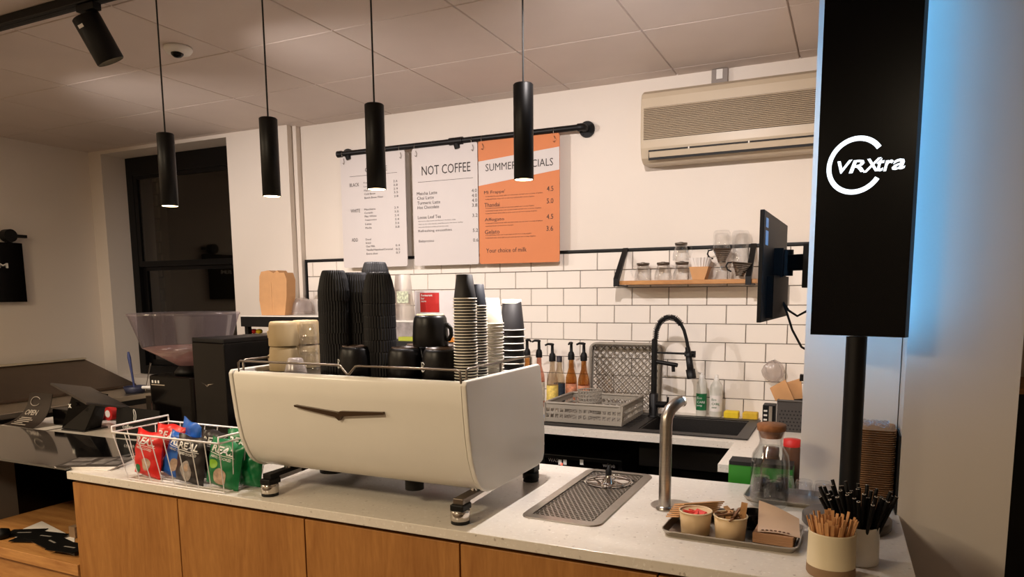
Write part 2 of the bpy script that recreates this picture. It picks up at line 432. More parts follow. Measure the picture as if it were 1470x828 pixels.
# pendants
PEND = [(240, 191, 296, 236.5), (387, 169, 282, 381), (539.5, 149, 272, 536), (752, 120, 258, 751)]
names = ['leftmost black tube pendant lamp, in front of the window', 'second black tube pendant lamp from the left, before the pilaster',
         'third black tube pendant lamp from the left, before the coffee menu', 'rightmost black tube pendant lamp, before the orange menu']
for i, (x, y0, y1, xc) in enumerate(PEND):
    Yp = 1.91 if i < 3 else 2.03
    top = P(x-2, y0, Y=Yp); bot = P(x+3 if i < 2 else x+1, y1, Y=Yp); X = (top.x+bot.x)/2
    t = thing('pendant_lamp', (X, Yp, bot.z), names[i], 'pendant lamp', 'black tube pendants over the counter')
    s = MB(); s.lathe([(.001, top.z-.001), (.027, top.z-.001), (.03, top.z-.004), (.03, bot.z), (.0285, bot.z-.0003), (.027, bot.z+.0005)], (X, Yp, 0), 32)
    sh = s.build('shade', m_black, t)
    MB().lathe([(.0272, bot.z+.0006), (.001, bot.z-.0012)], (X, Yp, 0), 24).build('lens', m_lens, sh)
    MB().cyl((X, Yp, top.z-.002), (X, Yp, CEIL-.06), .0028, seg=8).build('cord', m_rubber, t)
    if i == 3: MB().lathe([(.001, CEIL-.03), (.045, CEIL-.028), (.05, CEIL-.022), (.05, CEIL-.0005)], (X, Yp, 0), 24).build('ceiling_rose', m_black, t)
    if i == 3: MB().cyl((X, Yp, CEIL-.062), (X, Yp, CEIL-.028), .0028, seg=8).build('cord_end', m_rubber, t)
    else: MB().box((X-.045, Yp-.017, CEIL-.062), (X+.045, Yp+.017, CEIL-.0366)).build('track_adapter', m_blackp, t, bevel=.002)
    lamp('pendant_beam', 'SPOT', (X, Yp, bot.z-.004), (X, Yp+.001, 0), (14, 14, 16, 28)[i], PINK, spot_size=math.radians(112), spot_blend=.6, shadow_soft_size=.022)

# dome sensor
c = Vector((-2.84, 2.47, CEIL)); t = thing('dome_camera', (c.x, c.y, CEIL-.04), 'round white ceiling camera with a small black dome', 'camera')
MB().lathe([(.001, -.001), (.062, -.001), (.062, -.012), (.052, -.026), (.034, -.032), (.001, -.033)], c, 32).build('housing', m_whitep, t)
MB().lathe([(.028, -.030), (.026, -.038), (.016, -.047), (.001, -.05)], c+Vector((.006, -.012, 0)), 24).build('lens_dome', m_gloss, t)

# ================================================================ WALL FITTINGS
# pipe rail
py = 3.865
pl = P(490, 220, Y=py); pr_ = P(832, 184, Y=py)
pz = (pl.z+pr_.z)/2; x0, x1 = pl.x, pr_.x+.02; xm = P(655, 204, Y=py).x
t = thing('pipe_rail', ((x0+x1)/2, py, pz), 'long black iron pipe rail on the wall with flanges, holding the menus', 'rail')
MB().cyl((x0, py, pz), (x1, py, pz), .0165, seg=14).build('pipe', m_black, t)
for x in (x0, x1):
    f = MB(); f.tube([(x, py, pz), (x, py+.02, pz), (x, WY-.012, pz)], .017, 14); f.cyl((x, WY-.012, pz), (x, WY-.002, pz), .045, seg=24)
    for k in range(4): a = PI/4+PI/2*k; f.cyl((x+.033*math.cos(a), WY-.016, pz+.033*math.sin(a)), (x+.033*math.cos(a), WY-.011, pz+.033*math.sin(a)), .005, seg=6)
    fl = f.build('flange', m_black, t)
    MB().tube([(x-.03, py, pz), (x, py, pz), (x+.0, py+.03, pz)], .021, 14).build('elbow', m_black, t)
MB().cyl((xm-.045, py, pz), (xm+.045, py, pz), .022, seg=14).build('coupling', m_black, t)
mbx = MB(); mbx.tube([(xm, py, pz-.01), (xm+.005, py+.01, pz-.04)], .02, 12); mbx.build('tee_stub', m_black, t)
MB().tube([(x0+.05, py, pz-.01), (x0+.055, py+.01, pz-.035)], .02, 12).build('tee_stub', m_black, t)

# menu boards
BY = 3.868; bz0, bz1 = 1.737, 2.45
def board(x0, x1, label, mat):
    t = thing('menu_board', ((x0+x1)/2, BY, bz0), label, 'menu', 'menu boards on the pipe rail')
    m = MB(); m.prism(rrect(x0, bz0, x1, bz1, .012, 3), BY, BY+.006, 'Y'); m.build('panel', mat, t)
    for x in (x0+.03, x1-.03):
        pts = [(x+.002*math.cos(a*.7), py+.018*math.sin(a), pz-.008+.024*math.cos(a)) for a in [k*PI/6 for k in range(-4, 7)]]
        h = MB(); h.tube(pts, .0016, 6, cap=True); h.tube([(x, py+.0, pz-.032), (x+.008, py-.004, pz-.05), (x, py+.001, pz-.066), (x-.006, py-.004, pz-.058)], .0016, 6)
        h.build('hook', m_steeld, t)
    return t
RX, UZ = Vector((1, 0, 0)), Vector((0, 0, 1))
TY = BY-.0012
def T(mb, s, px, py_, h, w=None, shear=0, bold=0):     # text with its lower-left corner at a measured spot of the board
    o = P(px, py_, Y=TY)
    if w and w > 1: w = P(px+w, py_, Y=TY).x-o.x
    mb.text(s, o, RX, UZ, w=w, h=h, shear=shear, bold=bold)
px2m = 1
def lines(mb, rows, x, h, dx=0):
    for y, s, w in rows: T(mb, s, x+(y-rows[0][0])*dx, y, h, w*px2m)
b1 = board(-3.045, -2.545, 'white coffee menu board, leftmost on the pipe rail', m_board)
l = MB(); T(l, 'COFFEE', 524, 247.5, .030, .17)
a = P(502, 254, Y=TY); a2 = P(570, 249, Y=TY); l.box((a.x, TY-.0003, a.z), (a2.x, TY, a.z+.002))
T(l, 'BLACK', 502, 268.5, .022, .075); T(l, 'WHITE', 503.5, 305.5, .022, .075); T(l, 'ADD', 505, 347, .022, .05)
for y, s, w in [(264, 'Espresso', 15), (269.5, 'Long Black', 18), (275, 'Macchiato', 16), (280, 'Cold Brew', 16), (285.5, 'Batch Brew Filter', 27)]: T(l, s, 522+(y-264)*.06, y, .012, w*px2m)
for y, s, w in [(302, 'Macchiato', 16), (307, 'Cortado', 12), (312, 'Flat White', 17), (317.5, 'Cappuccino', 17), (323, 'Latte', 9), (328.5, 'Mocha', 9)]: T(l, s, 523+(y-302)*.06, y, .012, w*px2m)
for y, s, w in [(345, 'Decaf', 8), (350, 'Iced', 7), (355, 'Oat Milk', 13), (360, 'Vanilla/Hazelnut/Caramel', 38), (365.5, 'Extra shot', 16)]: T(l, s, 525+(y-345)*.06, y, .012, w*px2m)
for k, y in enumerate((261.5, 267, 272.5, 277.5, 283)): T(l, ['2.6', '2.8', '2.9', '3.5', '2.8'][k], 564.5+k*.3, y, .013, 6*px2m)
for k, y in enumerate((299.5, 305, 310.5, 316, 321.5, 327)): T(l, ['2.9', '3.0', '3.4', '3.4', '3.6', '3.8'][k], 566+k*.3, y, .013, 6*px2m)
for k, y in enumerate((353.5, 359, 364)): T(l, ['0.4', '0.5', '0.7'][k], 568+k*.3, y, .013, 6*px2m)
l.build('lettering', m_ink, b1)
b2 = board(-2.492, -2.036, 'white menu board headed NOT COFFEE, middle of the rail', m_board)
l = MB(); T(l, 'NOT COFFEE', 605.5, 252, .055, 70*px2m)
a = P(600, 262, Y=TY); a2 = P(679, 255, Y=TY); l.box((a.x, TY-.0003, a.z), (a2.x, TY, a.z+.002))
for y, s, w in [(280.5, 'Matcha Latte', 29), (287, 'Chai Latte', 24), (294, 'Turmeric Latte', 33), (300.5, 'Hot Chocolate', 31), (314.5, 'Loose Leaf Tea', 33), (334.5, 'Refreshing smoothies', 48), (349, 'Babyccino', 22)]:
    T(l, s, 598.5+(y-280)*.04, y, .019, w*px2m)
for y, w in [(319, 54), (323.3, 64), (327.5, 43)]: T(l, 'Ask us for the leaves and flavours we have today', 600.5+(y-319)*.04, y, .008, w*px2m)
for y, s in [(276, '4.0'), (283, '4.0'), (290, '4.0'), (297, '3.8'), (311.5, '3.2'), (333, '5.2'), (347, '0.6')]: T(l, s, 677+(y-276)*.03, y, .020, 7.5*px2m)
l.build('lettering', m_ink, b2)
b3 = board(-2.030, -1.515, 'orange summer specials menu board, rightmost on the rail', m_orange)
band = MB(); q = [P(687, 267, Y=TY+.0006), P(804.5, 243, Y=TY+.0006), P(805, 210, Y=TY+.0006), P(687, 232, Y=TY+.0006)]
for v, xx in zip(q, (-2.030, -1.515, -1.515, -2.030)): v.x = xx
band.add([v for v in q]+[v+Vector((0, .0006, 0)) for v in q], [(0,1,2,3), (0,4,5,1), (2,6,7,3)]); band.build('white_band', m_board, b3)
l = MB(); T(l, 'SUMMER SPECIALS', 697, 246, .042, 97)
for y, s, w in [(280, "Mi Frappe'", 30), (297.5, 'Thandai', 22), (319, 'Affogato', 28), (336, 'Gelato', 21)]: T(l, s, 695+(y-280)*.02, y, .024, w*px2m)
for y, s in [(274.5, '4.5'), (292, '5.0'), (314.5, '4.5'), (331.5, '3.6')]: T(l, s, 785-(y-274)*.01, y, .028, 9.5*px2m)
T(l, 'Your choice of milk', 698, 363, .026, 58*px2m)
for y, w in [(283.5, 82), (287.5, 70), (300.5, 70), (304.2, 80), (308, 74), (322, 82), (326, 40), (339, 66), (343, 72)]: T(l, 'A blended frozen drink with ice and cream served over a scoop of gelato', 697, y, .0085, w*px2m)
l.build('lettering', m_ink, b3)

# air conditioner
t = thing('air_conditioner', (-.58, 3.85, 2.23), 'aged white wall air conditioner with a wide ribbed grille', 'air conditioner')
prof = [(WY-.001, 2.595), (3.80, 2.590), (3.765, 2.57), (3.755, 2.545), (3.752, 2.36), (3.758, 2.30), (3.775, 2.25), (3.81, 2.225), (WY-.001, 2.228)]
ax0, ax1 = -1.022, -.140
MB().prism(prof, ax0, ax1, 'X').build('housing', m_ac, t, bevel=.008)
gz1 = P(929, 155, Y=3.75).z; gz0 = P(922, 201, Y=3.75).z
MB().box((ax0+.02, 3.748, gz0), (ax1-.003, 3.753, gz1)).build('grille_recess', m_acd, t)
gr = MB(); n = 18
for k in range(n):
    z = gz0+(k+.5)*(gz1-gz0)/n; gr.add([(ax0+.02, 3.7478, z-.0035), (ax1-.003, 3.7478, z-.0035), (ax1-.003, 3.740, z-.0035), (ax0+.02, 3.740, z-.0035), (ax0+.02, 3.7478, z+.0035), (ax1-.003, 3.7478, z+.0035)], [(0,1,2,3), (3,2,5,4)])
gr.build('grille_slats', m_ac, t, kind='stuff')
sz1 = P(932, 217, Y=3.757).z; sz0 = P(934, 230, Y=3.757).z
MB().box((ax0+.045, 3.753, sz0+.0), (ax1-.03, 3.757, sz1+.004)).build('air_slot', m_dark, t)
MB().bar((ax0+.05, 3.752, (sz0+sz1)/2+.004), (ax1-.035, 3.752, (sz0+sz1)/2+.004), .012, .028, (0, -.35, 1)).build('vane', m_ac, t)
for x in (-.77, -.48): MB().cyl((x, 3.748, sz1+.004), (x, 3.748, sz1-.01), .004, seg=8).build('vane_clip', m_whitep, t)
t = thing('junction_box', (-.658, WY, 2.6), 'small grey cable box on the wall above the air conditioner', 'junction box')
jb0 = P(1021, 122, Y=3.915); jb1 = P(1045, 97, Y=3.915)
MB().box((jb0.x, 3.915, jb0.z), (jb1.x, WY-.001, CEIL-.002)).build('housing', M('grey_plastic', (140, 130, 122), .5), t, bevel=.003)
MB().box((jb0.x+.025, 3.911, jb0.z+.025), (jb1.x-.025, 3.916, CEIL-.006)).build('cover', m_whitep, t)

# wall shelf
t = thing('wall_shelf', (-.79, 3.85, 1.60), 'short wooden wall shelf with black metal brackets, holding glass servers', 'shelf')
SZ = 1.622
MB().box((-1.128, 3.762, SZ-.022), (-.425, WY-.014, SZ)).build('board', m_oakx, t, bevel=.002)
for x in (-1.142, -.462):
    k = MB(); k.prism([(3.745, SZ-.032), (3.757, SZ-.032), (3.757, SZ+.02), (WY-.02, 1.835-.03), (WY-.02, 1.835), (3.745, SZ+.02)][:0] or [(3.744, SZ-.03), (3.760, SZ-.03), (3.766, SZ+.0), (WY-.019, 1.79), (WY-.019, 1.825-.02), (3.744, SZ+.012)], x-.014, x+.014, 'X')
    k.box((x-.014, 3.745, SZ-.03), (x+.014, WY-.014, SZ-.023)); k.build('bracket', m_black, t)

# ================================================================ FRONT COUNTER
def cab(x0, x1, lbl):
    t = thing('counter_cabinet', ((x0+x1)/2, 1.72, 0), lbl, 'cabinet', 'oak-faced cabinets under the front worktop')
    c_ = MB(); c_.box((x0+.001, 1.73, .08), (x1-.001, 2.46, CZ-.031)); c_.build('carcass', m_dark, t)
    MB().box((x0+.0025, 1.705, .10), (x1-.0025, 1.7295, CZ-.045)).build('door', m_oak, t, bevel=.0015)
    MB().box((x0+.001, 1.75, 0), (x1-.001, 2.4, .08)).build('plinth', m_black, t)
xs = [-2.68, -2.108, -1.537, -.972, -.405, .160]
for i, lbl in enumerate(['leftmost oak cabinet under the crisps basket', 'second oak cabinet from the left, under the machine', 'middle oak cabinet, under the right of the machine', 'fourth oak cabinet, under the steel drip tray', 'rightmost oak cabinet, beside the wall']):
    cab(xs[i], xs[i+1], lbl)
ct = MB()
ct.prism([(-2.685, 1.69), (.170, 1.69), (.160, 2.335), (.150, 2.335), (.150, 2.518), (-2.685, 2.518)], CZ-.03, CZ, 'Z')
o = ct.build('front_worktop', m_stone, None, origin=(-1.2, 2.1, CZ-.03), bevel=.002)
tag(o, 'long speckled pale stone worktop of the front counter', 'worktop')
# wing under the tablet
tag(MB().box((-4.0, 2.16, CZ-.03), (-2.6865, 2.518, CZ)).build('side_worktop', m_stone, None, origin=(-3.3, 2.3, CZ-.03), bevel=.002), 'pale stone worktop wing carrying the tablet, behind the glass case', 'worktop')
t = thing('side_cabinet', (-3.5, 2.3, 0), 'dark cabinet under the worktop wing that carries the tablet', 'cabinet')
MB().box((-3.95, 2.32, 0), (-2.69, 2.50, CZ-.031)).build('carcass', m_dark, t)
# glass display case at the left end
t = thing('display_case', (-3.2, 1.95, 0), 'low glass-topped display case with an oak deck, left of the counter', 'display case')
MB().box((-4.4, 1.69, .903), (-2.689, 2.155, .911)).build('glass_top', M('smoked_glass_top', (16, 15, 16), .06, spec=.9, coat=1), t)
MB().box((-4.4, 1.74, .49), (-2.684, 2.30, .518)).build('deck', m_oakx, t)
MB().box((-4.4, 1.70, .476), (-2.684, 1.739, .522)).build('front_ledge', m_oakx, t, bevel=.002)
MB().box((-4.4, 1.725, .02), (-2.684, 1.742, .475)).build('front_panel', m_oakx, t)
MB().box((-3.62, 2.02, .518), (-3.60, 2.30, .9)).build('side_panel', m_gloss, t)
MB().box((-3.62, 1.80, .518), (-3.60, 2.02, .9)).build('end_panel', M('grey_laminate', (92, 88, 84), .5), t)
MB().box((-4.4, 2.30, .3), (-2.684, 2.318, .868)).build('back_panel', m_gloss, t)
# printed cards on the deck
wp = MB(); q = [P(12, 768, Z=.5195), P(107, 797, Z=.5195), P(107, 772, Z=.5195), P(60, 748, Z=.5195)]
wp.add(q+[v+Vector((0, 0, .001)) for v in q], [(4,5,6,7), (0,1,5,4), (1,2,6,5), (2,3,7,6), (3,0,4,7)])
tag(wp.build('paper_sheet', m_paper, None, origin=q[0]), 'white paper sheet under black cards in the display case', 'paper')
for i, (x, y, a) in enumerate([(35, 765, .5), (48, 772, .35), (66, 770, .15), (75, 778, -.2), (100, 786, .1)]):
    c_ = P(x, y, Z=.521+.004*i); t = thing('black_card', c_, ['black printed card at the left end of the deck', 'black printed card second from left on the deck', 'black printed card in the middle of the deck', 'black printed card right of the middle on the deck', 'black printed card nearest the oak cabinet'][i], 'card', 'black cards in the display case')
    m = MB(); m.xf = Matrix.Translation(c_) @ Matrix.Rotation(a, 4, 'Z'); m.box((-.075, -.05, 0), (.075, .05, .003)); m.build('card', m_blackp, t)
    m = MB(); m.xf = Matrix.Translation(c_) @ Matrix.Rotation(a, 4, 'Z'); m.box((-.03, -.004, .0031), (.03, .004, .0034)); m.build('print', M('grey_print', (140, 135, 130), .6), t)
t = thing('small_block', P(104, 768, Z=.518), 'small dark block standing at the right end of the deck', 'block')
MB().box(P(104, 772, Z=.518)+Vector((-.02, 0, .001)), P(104, 772, Z=.518)+Vector((.02, .03, .05))).build('body', m_raw, t)
t = thing('black_knob', P(3, 770, Z=.518), 'round black object at the left edge of the deck', 'object')  # a plain round black knob lying on the deck
MB().lathe([(.001, 0), (.03, 0), (.035, .015), (.03, .035), (.001, .045)], P(3, 772, Z=.5185), 20).build('body', m_blackp, t)

# ================================================================ COFFEE MACHINE
MX0, MX1 = -1.812, -.935
t = mach = thing('espresso_machine', ((MX0+MX1)/2, 2.0, CZ), 'large white espresso machine with a bronze winged badge, cups on top', 'coffee machine')
def prof_m(ins=0):
    base = [(1.690, 1.312), (1.699, 1.324), (2.200, 1.324), (2.212, 1.316), (2.222, 1.27), (2.240, 1.18), (2.248, 1.084), (2.244, 1.01), (2.232, .988), (2.19, .978), (1.86, .978), (1.818, .982), (1.792, .992), (1.772, 1.005), (1.756, 1.022), (1.741, 1.048), (1.722, 1.095), (1.707, 1.165), (1.696, 1.25)]
    cy, cz = 1.98, 1.15
    return [(y+(cy-y)*ins/.28, z+(cz-z)*ins/.17) for y, z in base]
MB().prism(prof_m(0), MX0, MX0+.016, 'X').build('side_panel', m_white, t, bevel=.004)
MB().prism(prof_m(0), MX1-.016, MX1, 'X').build('side_panel', m_white, t, bevel=.004)
pf = prof_m(.004); fp = MB()
outer = [pf[i] for i in (1, 0, 18, 17, 16, 15, 14, 13, 12, 11, 10)]; inner = [(y+.012, z+(0 if i < 7 else .01)) for i, (y, z) in enumerate(outer)]
def _crv(q, f):
    k = f*(len(q)-1); i = min(int(k), len(q)-2); k -= i
    return (q[i][0]+(q[i+1][0]-q[i][0])*k, q[i][1]+(q[i+1][1]-q[i][1])*k)
fp.grid(lambda u, v: Vector((MX0+.0181+(MX1-MX0-.0362)*u, _crv(outer, v)[0]-.0006, _crv(outer, v)[1])), 2, len(outer)-1); fp.build('front_skin', m_white, t)
fp2 = MB(); poly = outer+inner[::-1]; fp2.prism(poly, MX0+.018, MX1-.018, 'X'); fp2.build('rear_panel', m_white, t)
MB().box((MX0+.018, 1.83, .99), (MX1-.018, 2.20, 1.290)).build('body', m_dark, t)
MB().box((MX0+.018, 1.70, 1.300), (MX1-.018, 2.20, 1.308)).build('cup_tray', M('black_steel_tray', (30, 28, 28), .3, .6), t)
MB().box((MX0+.05, 2.2, 1.02), (MX1-.03, 2.32, 1.035)).build('work_surface', m_white, t, bevel=.004)
# underside bits
MB().cyl((-1.22, 1.86, .95), (-1.22, 1.86, .985), .03, seg=16).build('drain_fitting', m_blackp, t)
MB().cyl((-1.66, 2.0, .93), (-1.66, 2.0, .985), .045, seg=20).build('drain_fitting', m_blackp, t)
for x, n_ in ((-1.72, 0), (-.995, 1)):
    MB().bar((x, 1.74, .966), (x, 2.27, .966), .034, .018).build('base_rail', m_steeld if n_ else m_blackp, t, bevel=.002)
    for y in (1.752, 2.262):
        f = MB(); hh = .040 if y < 2 else .036; f.lathe([(.001, hh), (.028, hh), (.029, hh-.003), (.029, .012), (.027, .010)], (x, y, CZ), 24); ft = f.build('foot', m_chrome if y < 2 else m_blackp, t)
        MB().box((x-.022, y-.022, CZ+hh), (x+.022, y+.03, .958)).build('foot_block', m_blackp, t, bevel=.003)
        MB().lathe([(.027, .013), (.0275, .001), (.001, .0008)], (x, y, CZ), 24).build('foot_pad', m_rubber, ft)
    MB().bar((x+.017, 1.78, .955), (x+.017, 2.27, .972), .002, .014).build('rail_strip', m_chrome, t)
    for y in (1.84, 2.18): MB().cyl((x, y, .974), (x, y, .992), .012, seg=12).build('bolt', m_chrome, t)
# wings badge
def yfront(z):
    pts = [(1.316, 1.690), (1.25, 1.696), (1.165, 1.707), (1.095, 1.722), (1.048, 1.741)]
    for (za, ya), (zb, yb) in zip(pts, pts[1:]):
        if zb <= z <= za: return ya+(yb-ya)*(za-z)/(za-zb)
    return 1.70
bd = MB(); bm = P(493, 592, Y=1.715)
def wing(pts):
    n = len(pts); fr = [(x, yfront(z)-.010, z) for x, z in pts]; bk_ = [(x, yfront(z)+.003, z) for x, z in pts]
    bd.add(fr+bk_, [tuple(range(n)), tuple(range(n, 2*n))[::-1]]+[(i, n+i, n+(i+1) % n, (i+1) % n) for i in range(n)])
L_ = P(429, 581, Y=1.712); R_ = P(555, 592, Y=1.712); Cc = P(492, 591, Y=1.715)
wing([(L_.x, L_.z+.003), (Cc.x-.006, Cc.z+.002), (Cc.x, Cc.z-.003), (Cc.x, Cc.z-.024), (Cc.x-.014, Cc.z-.013), (L_.x, L_.z-.003)][::-1])
wing([(Cc.x, Cc.z-.024), (Cc.x+.012, Cc.z-.010), (R_.x, R_.z-.004), (R_.x, R_.z+.004), (Cc.x+.008, Cc.z+.006), (Cc.x, Cc.z-.003)])
bd.build('wing_badge', M('bronze', (96, 78, 62), .3, .8), t)
# rail round the cup tray
def railpts(): pass
zt = 1.352; r = .0036; ra = MB(); y_ = 1.702
xv = P(499, 540, Y=1.70).x
ra.tube([(MX0+.05, 1.76, 1.305), (MX0+.035, y_, 1.318), (MX0+.035, y_, zt-.006), (MX0+.043, y_, zt), (xv-.04, y_, zt), (xv-.028, y_, zt-.002), (xv-.004, y_, 1.326), (xv+.004, y_, 1.326), (xv+.028, y_, zt-.002), (xv+.04, y_, zt), (MX1-.035, y_, zt), (MX1-.024, y_, zt-.006), (MX1-.020, y_, 1.306)], r, 8)
ra.build('front_rail', m_steeld, t)
for x, s in ((MX0+.022, 1), (MX1-.022, -1)):
    q = MB(); q.tube([(x, 1.735, 1.306), (x, 1.735, zt-.006), (x, 1.745, zt), (x, 1.96, zt), (x, 1.97, zt+.001), (x, 2.17, zt), (x, 2.18, zt-.006), (x, 2.18, 1.306)], r, 8); q.tube([(x, 1.95, 1.306), (x, 1.95, zt)], r, 8)
    q.build('side_rail', m_steeld, t)

# ================================================================ CUPS ON THE MACHINE
TZ = 1.3085
def ribcup(loc, label, group):
    t = thing('ripple_cup', loc, label, 'cup', group); c_ = Vector(loc)
    MB().lathe([(.0465, 0), (.0492, .002), (.0488, .033), (.0462, .046), (.0415, .070), (.0355, .089), (.0325, .0945), (.0295, .0955)], c_, 72, rib=.026, smooth=False).build('sleeve', m_cupblk, t)
    MB().lathe([(.0445, .001), (.029, .0945), (.0285, .090), (.001, .090)], c_, 36).build('cup_wall', m_cupin, t)
    return t
GR = 'black ripple cups stacked upside down on the machine'
c0 = None
STK = [(481, 538, 388, 'leftmost stack'), (512, 538, 391, 'narrow middle stack'), (545, 538, 391, 'right-hand stack'), (541, 534, 376, 'tallest, rear stack')]
for i, (x, yb, yt, nm) in enumerate(STK):
    Yb = [1.80, 1.865, 1.84, 1.945][i]; bx = P(x, 460, Y=Yb).x; ztop = P(x, yt, Y=Yb).z; pitch = .0345
    n = int(round((ztop-TZ-.095)/pitch))+1; pitch = (ztop-TZ-.096)/(n-1)
    for k in range(n):
        topmost = k == n-1; lb = 'black ripple paper cup, topmost of the %s on the machine' % nm if topmost else 'black ripple paper cup nested upside down in the %s' % nm
        loc = (bx+random.uniform(-.0008, .0008), Yb, TZ+.0005+k*pitch)
        if c0 is None: c0 = ribcup(loc, lb, GR); c0t = tree_of(c0)
        else: dup(c0, loc, lb, GR, (0, 0, random.random()*6), c0t)

def papercup(loc, rt, rb, h, mat, rimm, label, group, inner=None, name='paper_cup'):
    t = thing(name, loc, label, 'cup', group); c_ = Vector(loc)
    MB().lathe([(rt-.001, .001), (rt-.0015, .004), (rb, h-.001), (rb-.002, h), (rb-.003, h-.004), (.001, h-.0045)], c_, 28).build('cup_wall', mat, t)
    m = MB(); m.tube([(c_.x+rt*math.cos(a), c_.y+rt*math.sin(a), c_.z+.0022) for a in [2*PI*k/28 for k in range(28)]], .0020, 6, closed=True); m.build('rim', rimm, t)
    return t
def stack(x, yt, Yb, rt, rb, h, pitch, mat, rimm, nm, color, base=None, mt2=None):
    bx = P(x, 480, Y=Yb).x; ztop = P(x, yt, Y=Yb).z; n = int(round((ztop-TZ-h)/pitch))+1; pitch = (ztop-TZ-h)/(n-1)
    c_ = None
    for k in range(n):
        lb = '%s, topmost of %s' % (color, nm) if k == n-1 else '%s nested in %s' % (color, nm)
        loc = (bx+random.uniform(-.0006, .0006), Yb, TZ+.0005+k*pitch)
        if c_ is None: c_ = papercup(loc, rt, rb, h, mat, rimm, lb, 'cups in '+nm); ct_ = tree_of(c_)
        else: dup(c_, loc, lb, 'cups in '+nm, None, ct_)
    return bx, ztop
m_bc = M('black_paper_cup', (30, 27, 28), .6, var=.05)
m_nc = M('navy_paper_cup', (34, 38, 48), .6, var=.05)
m_wc = M('white_paper_cup', (236, 230, 210), .55, var=.02)
stack(668, 394, 1.80, .0330, .0230, .070, .0083, m_bc, m_rim, 'the tall white-rimmed stack at the right front', 'small black paper cup')
stack(685, 408, 1.895, .0300, .0210, .066, .0083, m_nc, m_rim, 'the slim stack just behind the tall one', 'small navy paper cup')
stack(706, 428, 1.99, .0365, .0240, .080, .0095, m_wc, m_rim, 'the all-white stack', 'white paper cup')
stack(735, 430, 2.12, .0415, .0300, .100, .0215, m_bc, m_rim, 'the banded stack at the rear right', 'large black and white paper cup')
# white base of the banded top cup
bx = P(735, 480, Y=2.12).x; zt_ = P(735, 430, Y=2.12).z
cupb = [o for o in COL.objects if o.get('label') == 'large black and white paper cup, topmost of the banded stack at the rear right'][0]
MB().lathe([(.0317, zt_-.012), (.0306, zt_+.001), (.0275, zt_+.001), (.027, zt_-.003)], (bx, 2.12, 0), 28).build('base_ring', m_rim, cupb, origin=ORG[cupb.name])

# black mugs upside down
def mug(loc, label, rot=0, logo=False, handle=True, rim=True):
    t = thing('mug', loc, label, 'mug', 'black mugs upside down on the machine'); c_ = Vector(loc)
    M_ = Matrix.Translation(c_) @ Matrix.Rotation(rot, 4, 'Z')
    m = MB(); m.xf = M_; m.lathe([(.0525, 0), (.054, .002), (.0538, .03), (.0525, .060), (.049, .083), (.0445, .0915), (.0405, .0925)], (0, 0, 0), 36); m.build('bowl', m_mug, t)
    m = MB(); m.xf = M_; m.lathe([(.0407, .0915), (.0405, .0955), (.0365, .0955), (.036, .090), (.001, .089)], (0, 0, 0), 36); m.build('foot_ring', m_cupin if rim else M('brown_glaze', (74, 58, 46), .4), t)
    if handle:
        m = MB(); m.xf = M_; m.tube([(.044, 0, .018), (.060, 0, .020), (.068, 0, .035), (.066, 0, .052), (.056, 0, .064), (.040, 0, .066)], .0065, 10); m.build('handle', m_mug, t)
    return t
def ring_logo(t, x, y, Yf, hgt, s=.020):
    o = P(x, y, Y=Yf); m = MB(); pts = [(o.x+s*math.cos(a), Yf-.0015-.25*abs(math.cos(a))*0, o.z+s*math.sin(a)) for a in [math.radians(40+k*12) for k in range(24)]]
    m.tube(pts, .0016, 5); m.text('X', (o.x-.006, Yf-.0015, o.z-.008), RX, UZ, h=.016, bold=.04)
    m.build('logo', m_inkw, t)
MG = [(511, 1.79, 0, 'black mug upside down at the left of the front mug row', False), (546, 1.905, 1, 'black mug upside down behind the front row, left of centre', False),
      (582, 1.79, 1, 'black mug upside down in the middle of the front mug row', True), (632, 1.79, 0, 'black mug upside down at the right of the front mug row', False)]
for x, Yb, hd, lb, lg in MG:
    X = P(x, 515, Y=Yb).x; mug((X, Yb, TZ+.0005), lb, 1.9, handle=False, rim=False)
for x, Yb, lb in [(603, 1.915, 'black mug upside down in the rear mug row, under the topmost mug'), (650, 1.915, 'black mug upside down at the right end of the rear mug row')]:
    mug((P(x, 515, Y=Yb).x, Yb, TZ+.0005), lb, 1.0, handle=False, rim=False)
Yb = 1.85; mt = mug((P(618, 480, Y=Yb).x, Yb, TZ+.0965), 'black mug upside down on top of the others, cream foot ring showing', .15, handle=True)
for x, xm_, i in [(608, 630, 3), (489, 512, 0)]:
    owner = [o for o in COL.objects if o.get('label') == MG[i][3]][0]
    c_ = ORG[owner.name]; o_ = MB(); zc = c_.z+.042; s = .0135
    def on(u, v, rr=.0535): a = math.radians(-90)-math.radians(38)+u/rr; return Vector((c_.x+(rr+.0012)*math.cos(a), c_.y+(rr+.0012)*math.sin(a), zc+v))
    o_.tube([on(s*math.cos(a), s*math.sin(a)) for a in [math.radians(35+k*12) for k in range(25)]], .0013, 5)
    o_.text('X', (0, 0, 0), RX, UZ, h=.012, bold=.05, fn=lambda a, b: on(a-.006, b-.006)); o_.build('logo', m_inkw, owner)

